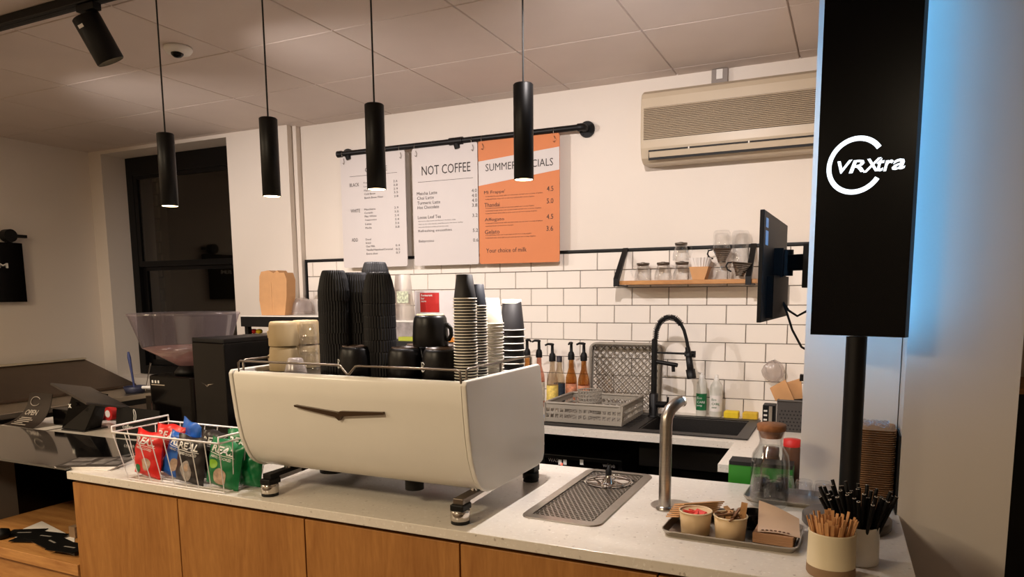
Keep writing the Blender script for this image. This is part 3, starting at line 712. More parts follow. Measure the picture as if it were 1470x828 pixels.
# beige cups, glasses and a lid on the left
def beige(loc, lb):
    t = thing('beige_cup', loc, lb, 'cup', 'beige stoneware cups upside down on the machine'); c_ = Vector(loc)
    MB().lathe([(.048, 0), (.049, .003), (.0485, .03), (.046, .068), (.0455, .070), (.044, .078), (.040, .082), (.001, .082)], c_, 36).build('body', m_beige, t)
    MB().tube([c_+Vector((-.046, 0, .02)), c_+Vector((-.060, -.005, .028)), c_+Vector((-.062, -.005, .045)), c_+Vector((-.046, 0, .055))], .005, 8).build('handle', m_beige, t)
X = P(407, 500, Y=1.86).x
beige((X, 1.86, TZ+.0005), 'beige stoneware cup upside down, lower of the front pair'); beige((X+.002, 1.86, TZ+.083), 'beige stoneware cup upside down, upper of the front pair')
X2 = P(428, 500, Y=1.95).x+.02
beige((X2, 1.97, TZ+.0005), 'beige stoneware cup upside down, lower of the rear pair'); beige((X2, 1.97, TZ+.083), 'beige stoneware cup upside down, upper of the rear pair')
def tumbler(loc, lb, g_, r0=.036, r1=.030, h=.075):
    m = MB(); m.lathe([(r0, 0), (r0+.001, .001), (r0, .02), (r1+.001, h-.01), (r1-.002, h), (.001, h), (.001, h-.008), (r1-.004, h-.009), (r0-.003, 0)], loc, 28)
    return tag(m.build('glass_tumbler', m_glass, None, origin=loc), lb, 'glass', g_)
gx = P(447, 500, Y=1.90).x
for k in range(3): tumbler(Vector((gx+.001*k, 1.885, TZ+.0005+k*.052)), 'clear glass tumbler upside down in the glass stack, ' + ['lowest', 'middle', 'topmost'][k], 'glass tumblers on the machine', .034-.002*k, .030-.002*k, .06)
cx_ = P(424, 520, Y=1.80).x
tag(MB().lathe([(.036, 0), (.034, .01), (.024, .045), (.021, .048), (.001, .048)], (cx_, 1.80, TZ+.0005), 28).build('plastic_beaker', m_plclear, None, origin=(cx_, 1.80, TZ+.0005)), 'small clear plastic beaker upside down before the glass stack', 'beaker')

# ================================================================ CRISPS BASKET
bk0 = (-2.345, 1.700, -1.872, 1.862); rk = (-2.372, 1.668, -1.850, 1.905); bzb, bzr = CZ+.004, 1.080
t = thing('wire_basket', (-2.11, 1.79, CZ), 'white wire basket full of crisp packets at the left of the counter', 'basket')
def rect(q, z): return [(q[0], q[1], z), (q[2], q[1], z), (q[2], q[3], z), (q[0], q[3], z)]
MB().tube(rect(bk0, bzb), .0026, 6, closed=True).build('base_wire', m_wire, t)
MB().tube(rect(rk, bzr), .0036, 6, closed=True).build('rim_wire', m_wire, t)
def wire(a, b_): MB().tube([a, b_], .0018, 6).build('upright_wire', m_wire, t)
n = 8
for k in range(n+1):
    u = k/n
    wire((bk0[0]+(bk0[2]-bk0[0])*u, bk0[1], bzb), (rk[0]+(rk[2]-rk[0])*u, rk[1], bzr)); wire((bk0[0]+(bk0[2]-bk0[0])*u, bk0[3], bzb), (rk[0]+(rk[2]-rk[0])*u, rk[3], bzr))
for k in range(1, 4):
    u = k/4
    wire((bk0[0], bk0[1]+(bk0[3]-bk0[1])*u, bzb), (rk[0], rk[1]+(rk[3]-rk[1])*u, bzr)); wire((bk0[2], bk0[1]+(bk0[3]-bk0[1])*u, bzb), (rk[2], rk[1]+(rk[3]-rk[1])*u, bzr))
for k in range(1, 6):
    y = bk0[1]+(bk0[3]-bk0[1])*k/6; MB().tube([(bk0[0], y, bzb), (bk0[2], y, bzb)], .0014, 5).build('floor_wire', m_wire, t)
for x, s in ((rk[0], 1), (rk[2], -1)):
    MB().tube([(x, rk[1], bzr), (x, rk[1], bzr+.020), (x, rk[3], bzr+.024), (x, rk[3], bzr)], .0036, 6).build('raised_end', m_wire, t)

def bag(loc, w, h, th, tilt, yaw, lean, mat, label, art=None, word=True, wcol=None):
    t = thing('crisp_packet', loc, label, 'crisp packet', 'crisp packets in the wire basket')
    X = Matrix.Translation(Vector(loc)) @ Matrix.Rotation(yaw, 4, 'Z') @ Matrix.Rotation(lean, 4, 'Y') @ Matrix.Rotation(tilt, 4, 'X')
    rnd = random.Random(int(loc[0]*9999))
    ph = [rnd.random()*6 for _ in range(4)]
    def thick(u, v):
        e = max(0, (1-abs(2*u-1)**3.2))*max(0, (1-abs(2*v-1)**4)); wr = .0022*math.sin(u*15+v*9+ph[0])+.0018*math.sin(v*22-u*8+ph[1])
        return (th/2*e**.6 + wr*min(1, e*3)) if e > 0 else 0
    def front(u, v): return X @ Vector(((u-.5)*w*(1-.05*math.sin(PI*v)), -thick(u, v), v*h+.004*math.sin(u*9+ph[2])*(v > .9)))
    def back(u, v): return X @ Vector(((.5-u)*w*(1-.05*math.sin(PI*v)), thick(1-u, v), v*h+.004*math.sin((1-u)*9+ph[2])*(v > .9)))
    m = MB(); m.grid(front, 16, 16); m.grid(back, 16, 16); m.build('packet', mat, t)
    m = MB()
    for v0 in (.0, .955):
        for k in range(4):
            a = v0+k*.011; m.add([front(0, a)+X.to_3x3()@Vector((0, -.0006, 0)), front(1, a)+X.to_3x3()@Vector((0, -.0006, 0)), front(1, a+.005)+X.to_3x3()@Vector((0, -.0012, 0)), front(0, a+.005)+X.to_3x3()@Vector((0, -.0012, 0))], [(0,1,2,3)])
    m.build('crimped_seal', mat, t)
    if word:
        def fo(x, y): 
            u, v = x, y; p_ = front(u, v); return p_+X.to_3x3()@Vector((0, -.0016, 0))
        l = MB(); l.text('REAL', (0,0,0), RX, UZ, w=.72, h=.155, shear=.25, bold=.03, fn=lambda a, b: fo(.14+a, .72+b))
        l.grid(lambda a, b: fo(.12+.76*a, .685+.014*b), 8, 1); l.text('HAND COOKED', (0,0,0), RX, UZ, w=.62, h=.06, shear=.15, bold=.01, fn=lambda a, b: fo(.18+a, .60+b))
        l.build('lettering', m_inkw, t)
    if art:
        for (u0, v0, ru, rv, mm) in art:
            l = MB(); l.grid(lambda a, b: (lambda rr, aa: front(u0+ru*rr*math.cos(aa), v0+rv*rr*math.sin(aa))+X.to_3x3()@Vector((0, -.001-.0002*rr, 0)))(a, 2*PI*b), 4, 18); l.build('picture', mm, t)
    return t
m_bred = M('red_foil', (204, 30, 26), .32, var=.06, scale=12); m_bblu = M('blue_foil', (32, 92, 176), .32, var=.06, scale=12)
m_bblk = M('black_foil', (32, 26, 26), .35, var=.2, scale=12); m_bgrn = M('green_foil', (12, 108, 58), .32, var=.08, scale=12)
m_face = M('portrait_print', (178, 150, 128), .6, var=.25, scale=60); m_fgrey = M('grey_portrait_print', (150, 140, 132), .6, var=.3, scale=60); m_lime = M('lime_print', (130, 180, 40), .5)
z = CZ+.008
BP = lambda px, y: (P(px, 692, Y=y).x, y, z)
bag(BP(212, 1.745), .150, .165, .045, -.10, -.08, .10, m_bred, 'red crisp packet at the front left of the basket', [(.62, .30, .16, .14, m_face), (.3, .15, .1, .1, m_gd)])
bag(BP(245, 1.815), .140, .180, .04, -.08, .05, .05, m_bred, 'red crisp packet second from the left, behind the front one')
bag(BP(249, 1.775), .120, .165, .032, -.10, .15, .34, m_bblu, 'blue crisp packet between the red and black ones, tilted', [(.5, .3, .15, .15, m_face)])
bag(BP(270, 1.840), .120, .200, .03, -.05, -.2, .22, m_bblu, 'blue crisp packet standing high at the back of the basket', word=False)
bag(BP(272, 1.737), .142, .165, .040, -.10, -.03, .08, m_bblk, 'black crisp packet with a grey portrait, front middle', [(.5, .27, .19, .22, m_fgrey), (.5, .35, .07, .09, m_face)])
bag(BP(305, 1.800), .120, .178, .04, -.08, .1, .1, m_bblk, 'black crisp packet in the middle, behind the front one')
bag(BP(318, 1.742), .150, .165, .05, -.12, .0, .16, m_bgrn, 'green crisp packet with a portrait, front right', [(.55, .25, .2, .18, m_face), (.28, .47, .14, .09, m_lime)])
bag(BP(345, 1.815), .125, .185, .04, -.08, .12, .06, m_bgrn, 'green crisp packet at the back right of the basket')
bag(BP(359, 1.790), .08, .120, .03, -.08, .3, .1, m_bgrn, 'small green crisp packet end at the far right of the basket', word=False)
bag((-2.365, 1.800+.1, CZ+.003), .10, .165, .035, -.22, .12, .1, M('black_blue_foil', (28, 30, 40), .35, var=.3), 'dark blue and black packet standing left of the basket', [(.4, .25, .25, .12, m_bluep)], word=False)['group'] = ''
del bpy.data.objects[-1 if False else [o.name for o in COL.objects if o.get('label','').startswith('dark blue and black')][0]]['group']

# stack of papers / magazines
for k in range(4):
    m = MB(); cen = P(137, 668, Z=CZ); m.xf = Matrix.Translation(cen+Vector((.002*k, .002*k, .0006+k*.004))) @ Matrix.Rotation(.25+.06*k, 4, 'Z'); m.box((-.12, -.075, 0), (.12, .075, .0036))
    tt = thing('magazine', cen+Vector((0, 0, k*.004)), ['magazine at the bottom of the pile at the counter end', 'second magazine from the bottom of the pile', 'third magazine from the bottom of the pile', 'topmost magazine with grey pictures at the counter end'][k], 'magazine', 'magazines at the left counter end')
    m.build('pages', M('dark_cover', (60, 54, 50), .4) if k == 3 else m_paper, tt)
    if k == 3:
        m = MB(); m.xf = Matrix.Translation(cen+Vector((.006, .006, .0006+k*.004))) @ Matrix.Rotation(.25+.06*k, 4, 'Z')
        for a, b_, c_, d_ in [(-.11, .0, -.03, .06), (-.10, -.065, -.01, -.02), (0, -.05, .05, .05), (.06, -.06, .11, .0), (.065, .015, .11, .065)]: m.box((a, b_, .0037), (c_, d_, .0042))
        m.build('picture', M('grey_picture', (110, 104, 98), .4, var=.6, scale=40), tt)

# ================================================================ LEFT GROUP ON THE WING
# tablet on its stand
t = thing('tablet_stand', (-3.42, 2.28, CZ), 'black point of sale tablet tilted back on a black stand', 'tablet')
p1 = P(72, 549, Y=2.25); p3 = P(186, 583, Y=2.25); p2 = P(130, 555, Y=2.40); p4 = p1+p3-p2
nrm = (p3-p1).cross(p2-p4).normalized(); nrm = nrm if nrm.z > 0 else -nrm
MB().add([p1, p2, p3, p4]+[v-nrm*.012 for v in (p1, p2, p3, p4)], [(0,1,2,3), (7,6,5,4), (0,4,5,1), (1,5,6,2), (2,6,7,3), (3,7,4,0)]).build('tablet', M('tablet_shell', (52, 46, 42), .3, var=.1), t, bevel=.003)
st = MB(); a0, a1 = P(104, 563, Y=2.26), P(143, 570, Y=2.30); b0, b1_ = P(88, 615, Z=CZ+.004), P(122, 619, Z=CZ+.004)
dv = Vector((-.02, .10, 0)); 
st.add([b0, b1_, b1_+dv, b0+dv, a0, a1, a1+Vector((0, .05, .01)), a0+Vector((0, .05, .01))], [(0,3,2,1), (4,5,6,7), (0,1,5,4), (1,2,6,5), (2,3,7,6), (3,0,4,7)])
st.build('stand', m_gloss, t, bevel=.004)
e0, e1 = P(88, 617, Z=CZ+.002), P(120, 620, Z=CZ+.002); e2, e3 = P(155, 613, Z=CZ+.002), P(125, 606, Z=CZ+.002)
MB().add([v+Vector((0, 0, s)) for s in (-.0015, .004) for v in (e0, e1, e2, e3)], [(0,3,2,1), (4,5,6,7), (0,1,5,4), (1,2,6,5), (2,3,7,6), (3,0,4,7)]).build('base_plate', M('dark_grey_metal', (60, 57, 55), .35, .6), t)
l = MB(); o_ = P(98, 585, Y=2.235); l.text('x', o_, RX, UZ, h=.02, bold=.04); l.build('logo', m_inkw, t)
t = thing('card_terminal', P(80, 600, Y=2.3), 'black box-shaped card terminal behind the tablet stand', 'card terminal')
a = P(68, 611, Z=CZ); MB().box((a.x, a.y+.03, CZ+.0005), (a.x+.17, a.y+.12, CZ+.085)).build('body', m_gloss, t, bevel=.006)
# curved leaflet
t = thing('leaflet_holder', P(40, 615, Z=CZ), 'curved black leaflet holder reading OPEN at the far left', 'leaflet')
LT = [P(43, 563, Y=2.29), P(40, 585, Y=2.29), P(33, 600, Y=2.27), P(4, 612, Y=2.20)]; RT = [P(75, 565, Y=2.29), P(73, 587, Y=2.29), P(68, 603, Y=2.26), P(46, 616, Y=2.185)]
for v in (LT[3], RT[3]): v.z = CZ+.003
def bez(q, s): 
    a = (1-s); return q[0]*a**3+q[1]*3*a*a*s+q[2]*3*a*s*s+q[3]*s**3
def sheet(u, v, off=0): p_ = bez(LT, v).lerp(bez(RT, v), u); return p_+Vector((0, -off, off*.3))
m = MB(); m.grid(lambda u, v: sheet(u, v), 6, 14); m.grid(lambda u, v: sheet(1-u, v, -.003), 6, 14); m.build('card', M('dark_brown_print', (40, 32, 28), .3), t)
l = MB(); l.text('OPEN', (0,0,0), RX, UZ, w=.5, h=.16, bold=.02, fn=lambda a, b: sheet(.12+a, .58-b, .002))
l.tube([sheet(.35+.2*math.cos(a), .2+.11*math.sin(a), .003) for a in [math.radians(30+12*k) for k in range(26)]], .002, 5)
for v0, w_ in ((.66, .4), (.72, .5), (.78, .45), (.84, .3), (.9, .5)): l.grid(lambda a, b: sheet(.15+w_*a, v0+.025*b, .002), 5, 1)
l.build('lettering', M('grey_ink', (170, 160, 148), .6), t)
# black card with print at the corner, small tins
t = thing('counter_card', P(190, 640, Z=CZ), 'black printed card standing behind the basket with a looped logo', 'card')
a, b_ = P(162, 584, Y=2.2), P(206, 592, Y=2.2)
q = [Vector((a.x, 2.2, CZ+.001)), Vector((b_.x+.03, 2.24, CZ+.001)), Vector((b_.x+.03, 2.26, b_.z)), Vector((a.x, 2.22, a.z))]
MB().add(q+[v+Vector((.001, .004, 0)) for v in q], [(0,1,2,3), (7,6,5,4), (0,4,5,1), (1,5,6,2), (2,6,7,3), (3,7,4,0)]).build('card', m_blackp, t)
l = MB(); o_ = P(190, 596, Y=2.21)
l.tube([(o_.x-.012*math.cos(s_)*math.sin(s_*.5)+.01, 2.212, o_.z+.028*math.sin(s_)) for s_ in [k*.33 for k in range(20)]], .0016, 5); l.text('coffee', (a.x+.05, 2.205, CZ+.05), (.99, .12, 0), UZ, h=.018); l.build('lettering', m_inkw, t)
for i, (x, y, rr, lb) in enumerate([(138, 606, .032, 'dark red tape roll lying by the tablet stand'), (152, 606, .036, 'red and white sticker roll behind the basket corner')]):
    c_ = P(x, y, Z=CZ); c_.y += .06; c_.x -= .04
    t = thing('tape_roll', c_, lb, 'tape roll')
    m = MB(); m.tube([c_+Vector((0, -.018, rr)), c_+Vector((0, .018, rr))], rr, 24); m.build('roll', m_red if i else M('dark_red', (120, 22, 24), .5), t)
    m = MB(); m.tube([c_+Vector((0, -.0195, rr)), c_+Vector((0, -.018, rr))], rr*.55, 20); m.build('core', m_paper, t)

# prep counter along the left wall
t = thing('prep_fridge', (-5.0, 2.9, 0), 'long stainless prep fridge with a sloping lid along the left wall', 'fridge')
MB().box((-5.49, 1.6, .1), (-4.56, 3.50, .80)).build('body', m_steeld, t)
MB().box((-5.49, 1.6, .86), (-4.40, 3.52, .895)).build('worktop', M('brushed_top', (176, 164, 146), .35, 1, var=.05), t, bevel=.004)
MB().box((-5.49, 1.6, .80), (-4.54, 3.50, .86)).build('fascia', m_dark, t)
pr2 = [(-5.47, .896), (-4.80, .896), (-4.80, .915), (-5.38, 1.085), (-5.47, 1.085)]
MB().prism(pr2, 1.6, 3.60, 'Y').build('lid', M('lid_steel', (108, 92, 78), .42, .9, var=.05), t, bevel=.003)
MB().bar((-5.375, 1.6, 1.088), (-5.375, 3.60, 1.088), .05, .012).build('lid_edge', M('lit_trim', (196, 184, 160), .5), t)  # light reflected by the steel lid edge is put into this pale colour
for y in (1.9, 2.5, 3.1): MB().box((-4.562, y-.27, .15), (-4.545, y+.27, .78)).build('door', m_steeld, t, bevel=.003)
# utensils at its end
for i, (x0_, y0_, x1_, y1_, mm, lb) in enumerate([(184, 505, 193, 552, M('blue_handle', (52, 62, 108), .5), 'blue-handled brush standing at the end of the prep fridge'), (216, 521, 208, 556, m_steel, 'thin steel spoon leaning at the end of the prep fridge')]):
    a, b_ = P(x0_, y0_, Y=3.40), P(x1_, y1_, Y=3.40); b_.z = .902; b_.x = min(b_.x, -4.42)
    t = thing('utensil', b_, lb, 'utensil'); d = a-b_
    MB().tube([b_, b_+d*.5, b_+d*.85, a], [.006, .008, .012, .007] if i == 0 else [.003, .003, .004, .006], 10).build('handle', mm, t)
t = thing('utensil_tub', (-4.62, 3.35, .895), 'dark blue utensil tub on the prep fridge end', 'tub')
a = P(180, 556, Y=3.35); MB().lathe([(.001, 0), (.06, 0), (.075, .045), (.072, .045), (.058, .004)], (P(188, 556, Y=3.33).x, 3.36, .8955), 24).build('body', M('navy_plastic', (40, 44, 66), .5), t)
t = thing('door_closer', (-4.40, 3.2, .5), 'grey bent steel bracket beside the prep fridge end', 'bracket')
a = [P(205, 556, Y=3.15), P(218, 556, Y=3.15), P(226, 565, Y=3.15), P(229, 590, Y=3.15), P(232, 655, Y=3.15)]; a.append(Vector((a[-1].x, 3.15, .004)))
MB().tube(a, .011, 10).build('arm', m_whitep, t)
MB().box(P(211, 592, Y=3.16)+Vector((0, 0, 0)), P(219, 568, Y=3.18)).build('hinge', m_steeld, t)

# screen on the left wall
t = thing('wall_sign', (-5.5, 3.0, 1.53), 'black panel with small white letters on the left wall', 'sign')
ya = 3.262; MB().box((-5.498, 2.35, 1.53), (-5.455, ya, 1.952)).build('panel', m_gloss, t, bevel=.003)
l = MB(); o_ = P(0, 382, X=-5.453); l.text('RM', Vector((-5.453, 3.02, o_.z-.012)), (0, 1, 0), UZ, w=.13, h=.035, bold=.03)
l.build('lettering', m_inkw, t)
t = thing('webcam', (-5.46, 3.17, 1.955), 'black round webcam on top of the wall panel', 'camera')
MB().tube([(-5.485, 3.17, 2.0), (-5.42, 3.17, 2.0)], .045, 24).build('body', m_blackp, t); MB().bar((-5.45, 3.17, 2.0), (-5.45, 3.29, 2.0), .03, .022).build('arm', m_blackp, t)
MB().box((-5.47, 3.15, 1.953), (-5.44, 3.19, 1.975)).build('foot', m_blackp, t)

# ================================================================ GRINDERS
t = thing('coffee_grinder', (-2.93, 2.40, CZ), 'tall black coffee grinder with a clear conical bean hopper', 'coffee grinder')
gy = 2.40; gx0, gx1 = P(233, 560, Y=gy).x, P(300, 560, Y=gy).x; gz = P(250, 531, Y=gy).z; gc = Vector(((gx0+gx1)/2, gy+.02, 0))
MB().prism(rrect(gx0, gy-.08, gx1, gy+.10, .03), CZ+.001, gz-.02, 'Z').build('body', m_gloss, t, bevel=.006)
hx = P(265, 450, Y=gy+.02).x; hr = (P(318, 450, Y=gy+.02).x-P(212, 450, Y=gy+.02).x)/2
MB().lathe([(.001, gz-.019), (.06, gz-.019), (.062, gz-.005), (.05, gz+.01), (.034, gz+.03)], (hx, gy+.02, 0), 28).build('collar', m_blackp, t)
zt1 = P(265, 449, Y=gy+.02).z; zm = P(265, 497, Y=gy+.02).z; zb = gz+.02
MB().lathe([(.035, zb), (.037, zb), (hr*.78, zm), (hr*.98, zt1-.012), (hr, zt1-.01), (hr, zt1), (hr*.97, zt1+.002), (.001, zt1+.004)], (hx, gy+.02, 0), 40).build('hopper', m_hopper, t)
MB().lathe([(.034, zb+.002), (hr*.765, zm-.001), (.001, zm+.002)], (hx, gy+.02, 0), 36).build('inner_cone', glass('inner_cone_plastic', (240, 225, 220), .4, .1, .2, .45, (226, 190, 176)), t)
MB().lathe([(.001, 0), (.03, 0), (.032, .02), (.02, .03)], (hx, gy+.02, zb-.01), 20).build('gate', m_dark, t)
l = MB(); l.grid(lambda a, b: Vector((gx0+.03+.09*a, gy-.0815, gz-.065+.004*b)), 6, 1); l.build('badge_line', m_chrome, t)
l = MB()
for k in range(3): l.box((gx0+.035+.02*k, gy-.082, gz-.055), (gx0+.045+.02*k, gy-.0805, gz-.042))
l.build('controls', m_inkw, t)

t = thing('grinder_box', (-2.65, 2.33, CZ), 'square black grinder with a flat lid and silver winged badge', 'coffee grinder')
q0, q1 = P(276, 490, Y=2.22), P(386, 480, Y=2.40)
A0 = P(275, 491, Y=2.24); A1 = P(321, 492, Y=2.20); A2 = P(392, 480, Y=2.5)
poly = [(A0.x, A0.y), (A1.x, A1.y), (A2.x, A2.y), (A0.x+.06, 2.53)]
MB().prism(poly, CZ+.001, A1.z-.004, 'Z').build('body', m_gloss, t, bevel=.004)
MB().prism(poly, A1.z-.004, A1.z+.016, 'Z').build('lid', m_blackp, t, bevel=.004)
l = MB(); cb = P(300, 552, Y=2.215); d_ = (A1-A0); d_.z = 0; d_.normalize(); nn = Vector((d_.y, -d_.x, 0)); cc = Vector((A0.x, A0.y, cb.z))+d_*((A1-A0).length*.42)+nn*.0015
l.add([cc-d_*.05+UZ*.007, cc-UZ*.004-d_*.006, cc-UZ*.012, cc-d_*.012-UZ*.003], [(0,3,2,1)]); l.add([cc-UZ*.012, cc+d_*.012-UZ*.003, cc+d_*.05+UZ*.005, cc+d_*.006+UZ*.0], [(0,1,2,3)])
l.build('wing_badge', m_chrome, t)

# ================================================================ BACK COUNTER
BF = 3.215
bc = MB(); sx0, sx1, sy0, sy1 = -.90, -.435, 3.335, 3.745
bc.box((-3.41, BF, CZ-.03), (sx0, WY-.002, CZ)); bc.box((sx1, BF, CZ-.03), (-.129, WY-.002, CZ)); bc.box((sx0, BF, CZ-.03), (sx1, sy0, CZ)); bc.box((sx0, sy1, CZ-.03), (sx1, WY-.002, CZ))
bc.box((-.433, 2.775, CZ-.03), (-.129, BF, CZ))
tag(bc.build('back_worktop', m_stone, None, origin=(-1.5, 3.6, CZ-.03)), 'pale stone worktop along the tiled wall with a return by the column', 'worktop')
t = thing('back_cabinet', (-2.4, 3.6, 0), 'row of dark cabinets under the back worktop', 'cabinet')
MB().box((-3.40, 3.36, .08), (-1.42, WY-.01, CZ-.031)).build('carcass', m_dark, t)
MB().box((-.96, 3.80, .08), (-.13, WY-.01, CZ-.24)).build('carcass', m_dark, t)
for x in (-3.39, -2.74, -2.09): MB().box((x, 3.335, .1), (x+.64, 3.359, CZ-.04)).build('door', m_blackp, t)
t = thing('glasswasher', (-1.18, 3.6, .1), 'black under-counter glasswasher with a lit control strip', 'dishwasher')
apx1 = P(893, 661, Y=3.36).x; apx0 = -1.415; apz = P(893, 661, Y=3.36).z
MB().box((apx0, 3.36, .12), (apx1, 3.9, apz)).build('body', m_blackp, t, bevel=.006)
MB().box((apx0+.02, 3.352, apz-.11), (apx1-.02, 3.361, apz-.02)).build('control_strip', m_gloss, t)
MB().box((apx0+.02, 3.345, .15), (apx1-.02, 3.361, apz-.13)).build('door', m_steeld, t)
l = MB()
for x in (804, 811, 835): a = P(x, 663, Y=3.351); l.box((a.x-.009, 3.350, a.z-.014), (a.x+.009, 3.3518, a.z+.012))
l.build('stickers', m_inkw, t)
l = MB(); a = P(806, 666, Y=3.350); l.box((a.x-.004, 3.3485, a.z-.005), (a.x+.006, 3.3498, a.z+.005)); l.build('lamp', emit('red_lamp', (255, 90, 70), 2), t)
l = MB(); a = P(787, 662, Y=3.3505); l.text('WASH', a, RX, UZ, h=.018); a = P(865, 670, Y=3.3505); l.text('wine', a, RX, UZ, h=.022); l.build('lettering', M('grey_text', (120, 115, 110), .6), t)

# sink
t = thing('sink', (-.75, 3.53, CZ), 'black composite sink with a ribbed drainer set in the back worktop', 'sink')
m = MB(); X0, X1, Y0, Y1, zz = -1.40, -.385, 3.275, 3.80, CZ+.007
m.box((X0, Y0, CZ+.0005), (sx0, Y1, zz)); m.box((sx1, Y0, CZ+.0005), (X1, Y1, zz)); m.box((sx0, Y0, CZ+.0005), (sx1, sy0, zz)); m.box((sx0, sy1, CZ+.0005), (sx1, Y1, zz))
m.build('rim', m_composite, t)
m = MB(); bz = CZ-.18; e = .006
m.box((sx0+.001, sy0+.001, bz), (sx1-.001, sy1-.001, bz+e)); m.box((sx0+.001, sy0+.001, bz), (sx0+.001+e, sy1-.001, CZ)); m.box((sx1-.001-e, sy0+.001, bz), (sx1-.001, sy1-.001, CZ)); m.box((sx0+.001, sy0+.001, bz), (sx1-.001, sy0+.001+e, CZ)); m.box((sx0+.001, sy1-.001-e, bz), (sx1-.001, sy1-.001, CZ))
m.build('bowl', m_composite, t)
m = MB()
for k in range(9): m.box((X0+.04, Y0+.06+k*.045, zz), (sx0-.04, Y0+.068+k*.045, zz+.003))
m.build('drainer_ribs', m_composite, t)

# spring faucet
fb = Vector((-.945, 3.66, zz)); fy = 3.70
t = thing('spring_faucet', fb, 'tall black spring-neck faucet behind the sink', 'faucet')
bx_ = P(939, 540, Y=fy).x; zt_ = P(941, 487, Y=fy).z
MB().lathe([(.03, 0), (.03, .006), (.024, .008), (.024, .12), (.018, .125)], (bx_, fy, zz), 24).build('base', m_black, t)
MB().cyl((bx_, fy, zz+.12), (bx_, fy, zt_), .0155, seg=16).build('riser', m_black, t)
arc = [P(x, y, Y=fy) for x, y in [(941, 487), (942, 474), (946, 464), (953, 457.5), (961, 455), (970, 457), (977, 464), (982, 474), (985.5, 487), (988, 500)]]
MB().tube(arc, .0085, 12).build('hose', m_black, t)
sp_ = []; N = 30
def arcp(s): 
    s *= 6.2; i = min(int(s), 8); f_ = s-i; return arc[i].lerp(arc[i+1], f_)
for k in range(N*10):
    s = k/(N*10); c_ = arcp(s); dd = (arcp(min(.999, s+.01))-arcp(max(0, s-.01))).normalized(); n1 = Vector((0, 1, 0)); n2 = dd.cross(n1)
    a = 2*PI*k/10; sp_.append(c_+(n1*math.cos(a)+n2*math.sin(a))*.0145)
MB().tube(sp_, .0022, 4).build('spring', m_black, t)
h0, h1, h2 = P(987, 498, Y=fy), P(991, 530, Y=fy), P(993, 543, Y=fy)
MB().tube([h0, h0.lerp(h1, .4), h1, h1, h2], [.012, .016, .018, .024, .024], 16).build('spray_head', m_black, t)
a = P(943, 506, Y=fy); b_ = P(996, 508, Y=fy); MB().tube([a, b_], .0055, 8).build('holder_arm', m_black, t)
c_ = P(988.5, 508, Y=fy); MB().lathe([(.021, -.012), (.021, .012), (.017, .012)], c_, 18).build('holder_ring', m_black, t)
MB().box(P(992, 513, Y=fy), P(998, 504, Y=fy)+Vector((0, .02, 0))).build('knob', m_black, t)
a = P(943, 519, Y=fy); b_ = P(972, 524, Y=fy-.03); MB().tube([a, b_], .011, 12).build('spout', m_black, t); MB().tube([b_+Vector((-.02, 0, -.005)), b_+Vector((-.018, 0, -.035))], .009, 12).build('spout_nozzle', m_black, t)
a = P(943, 580, Y=fy); b_ = P(958, 581, Y=fy-.04); c_ = P(959, 570, Y=fy-.05); MB().tube([a, b_], .017, 14).build('valve', m_black, t); MB().tube([b_, c_], [.007, .005], 8).build('lever', m_black, t)

# crate and leaning crate
t = thing('glass_crate', (-1.19, 3.52, zz), 'low grey plastic glass crate on the drainer', 'crate')
cx0, cy0, cx1, cy1, cz0, cz1 = -1.385, 3.335, -.985, 3.735, zz+.004, zz+.100
m = MB(); wt = .006
def side(m, p, q_, z0, z1):   # one pierced side: frame, mid rail, posts
    p = Vector(p); q_ = Vector(q_); d = (q_-p); L__ = d.length; d.normalize()
    for za, zb_ in ((z0, z0+.022), (z0+.042, z0+.052), (z1-.026, z1)): m.bar(p+UZ*((za+zb_)/2), q_+UZ*((za+zb_)/2), wt, zb_-za)
    n_ = 16
    for k in range(n_+1):
        c_ = p+d*(L__*k/n_)
        if k in (5, 6, 10, 11): continue
        m.bar(c_+UZ*z0, c_+d*.006+UZ*z1, .008, wt*.9, tuple(d.cross(UZ)))
for a, b_ in (((cx0, cy0), (cx1, cy0)), ((cx1, cy0), (cx1, cy1)), ((cx1, cy1), (cx0, cy1)), ((cx0, cy1), (cx0, cy0))): side(m, (*a, 0), (*b_, 0), cz0, cz1)
m.build('sides', m_grey, t, kind='stuff')
m = MB(); n_ = 14
for k in range(n_+1): u = k/n_; m.bar((cx0+(cx1-cx0)*u, cy0, cz0+.003), (cx0+(cx1-cx0)*u, cy1, cz0+.003), .005, .005); m.bar((cx0, cy0+(cy1-cy0)*u, cz0+.003), (cx1, cy0+(cy1-cy0)*u, cz0+.003), .005, .005)
m.build('floor_mesh', m_grey, t, kind='stuff')
m = MB(); m.tube([(x, y, cz1) for x, y in rrect(cx0, cy0, cx1, cy1, .02)], .007, 6, closed=True); m.build('rim', m_grey, t)
m = MB(); m.prism(rrect(cx0, cy0, cx1, cy1, .02), zz+.0005, zz+.003, 'Z'); m.build('base', m_grey, t)
t = thing('cutlery_basket', (-1.2, 3.5, cz0+.01), 'small round grey mesh cutlery basket inside the crate', 'basket')
bc_ = P(845, 581, Y=3.52); m = MB(); m.add([], [])
for k in range(24): a = 2*PI*k/24; m.bar((bc_.x+.058*math.cos(a), 3.54+.058*math.sin(a), cz0+.0065), (bc_.x+.062*math.cos(a), 3.54+.062*math.sin(a), cz1+.05), .005, .003)
for k in range(8): m.tube([(bc_.x+.060*math.cos(a), 3.54+.060*math.sin(a), cz0+.008+k*.019) for a in [2*PI*j/24 for j in range(24)]], .0032, 5, closed=True)
m.build('mesh', m_grey, t, kind='stuff')
t = thing('leaning_crate', (-1.12, 3.84, zz), 'grey lattice crate standing on edge against the tiles', 'crate')
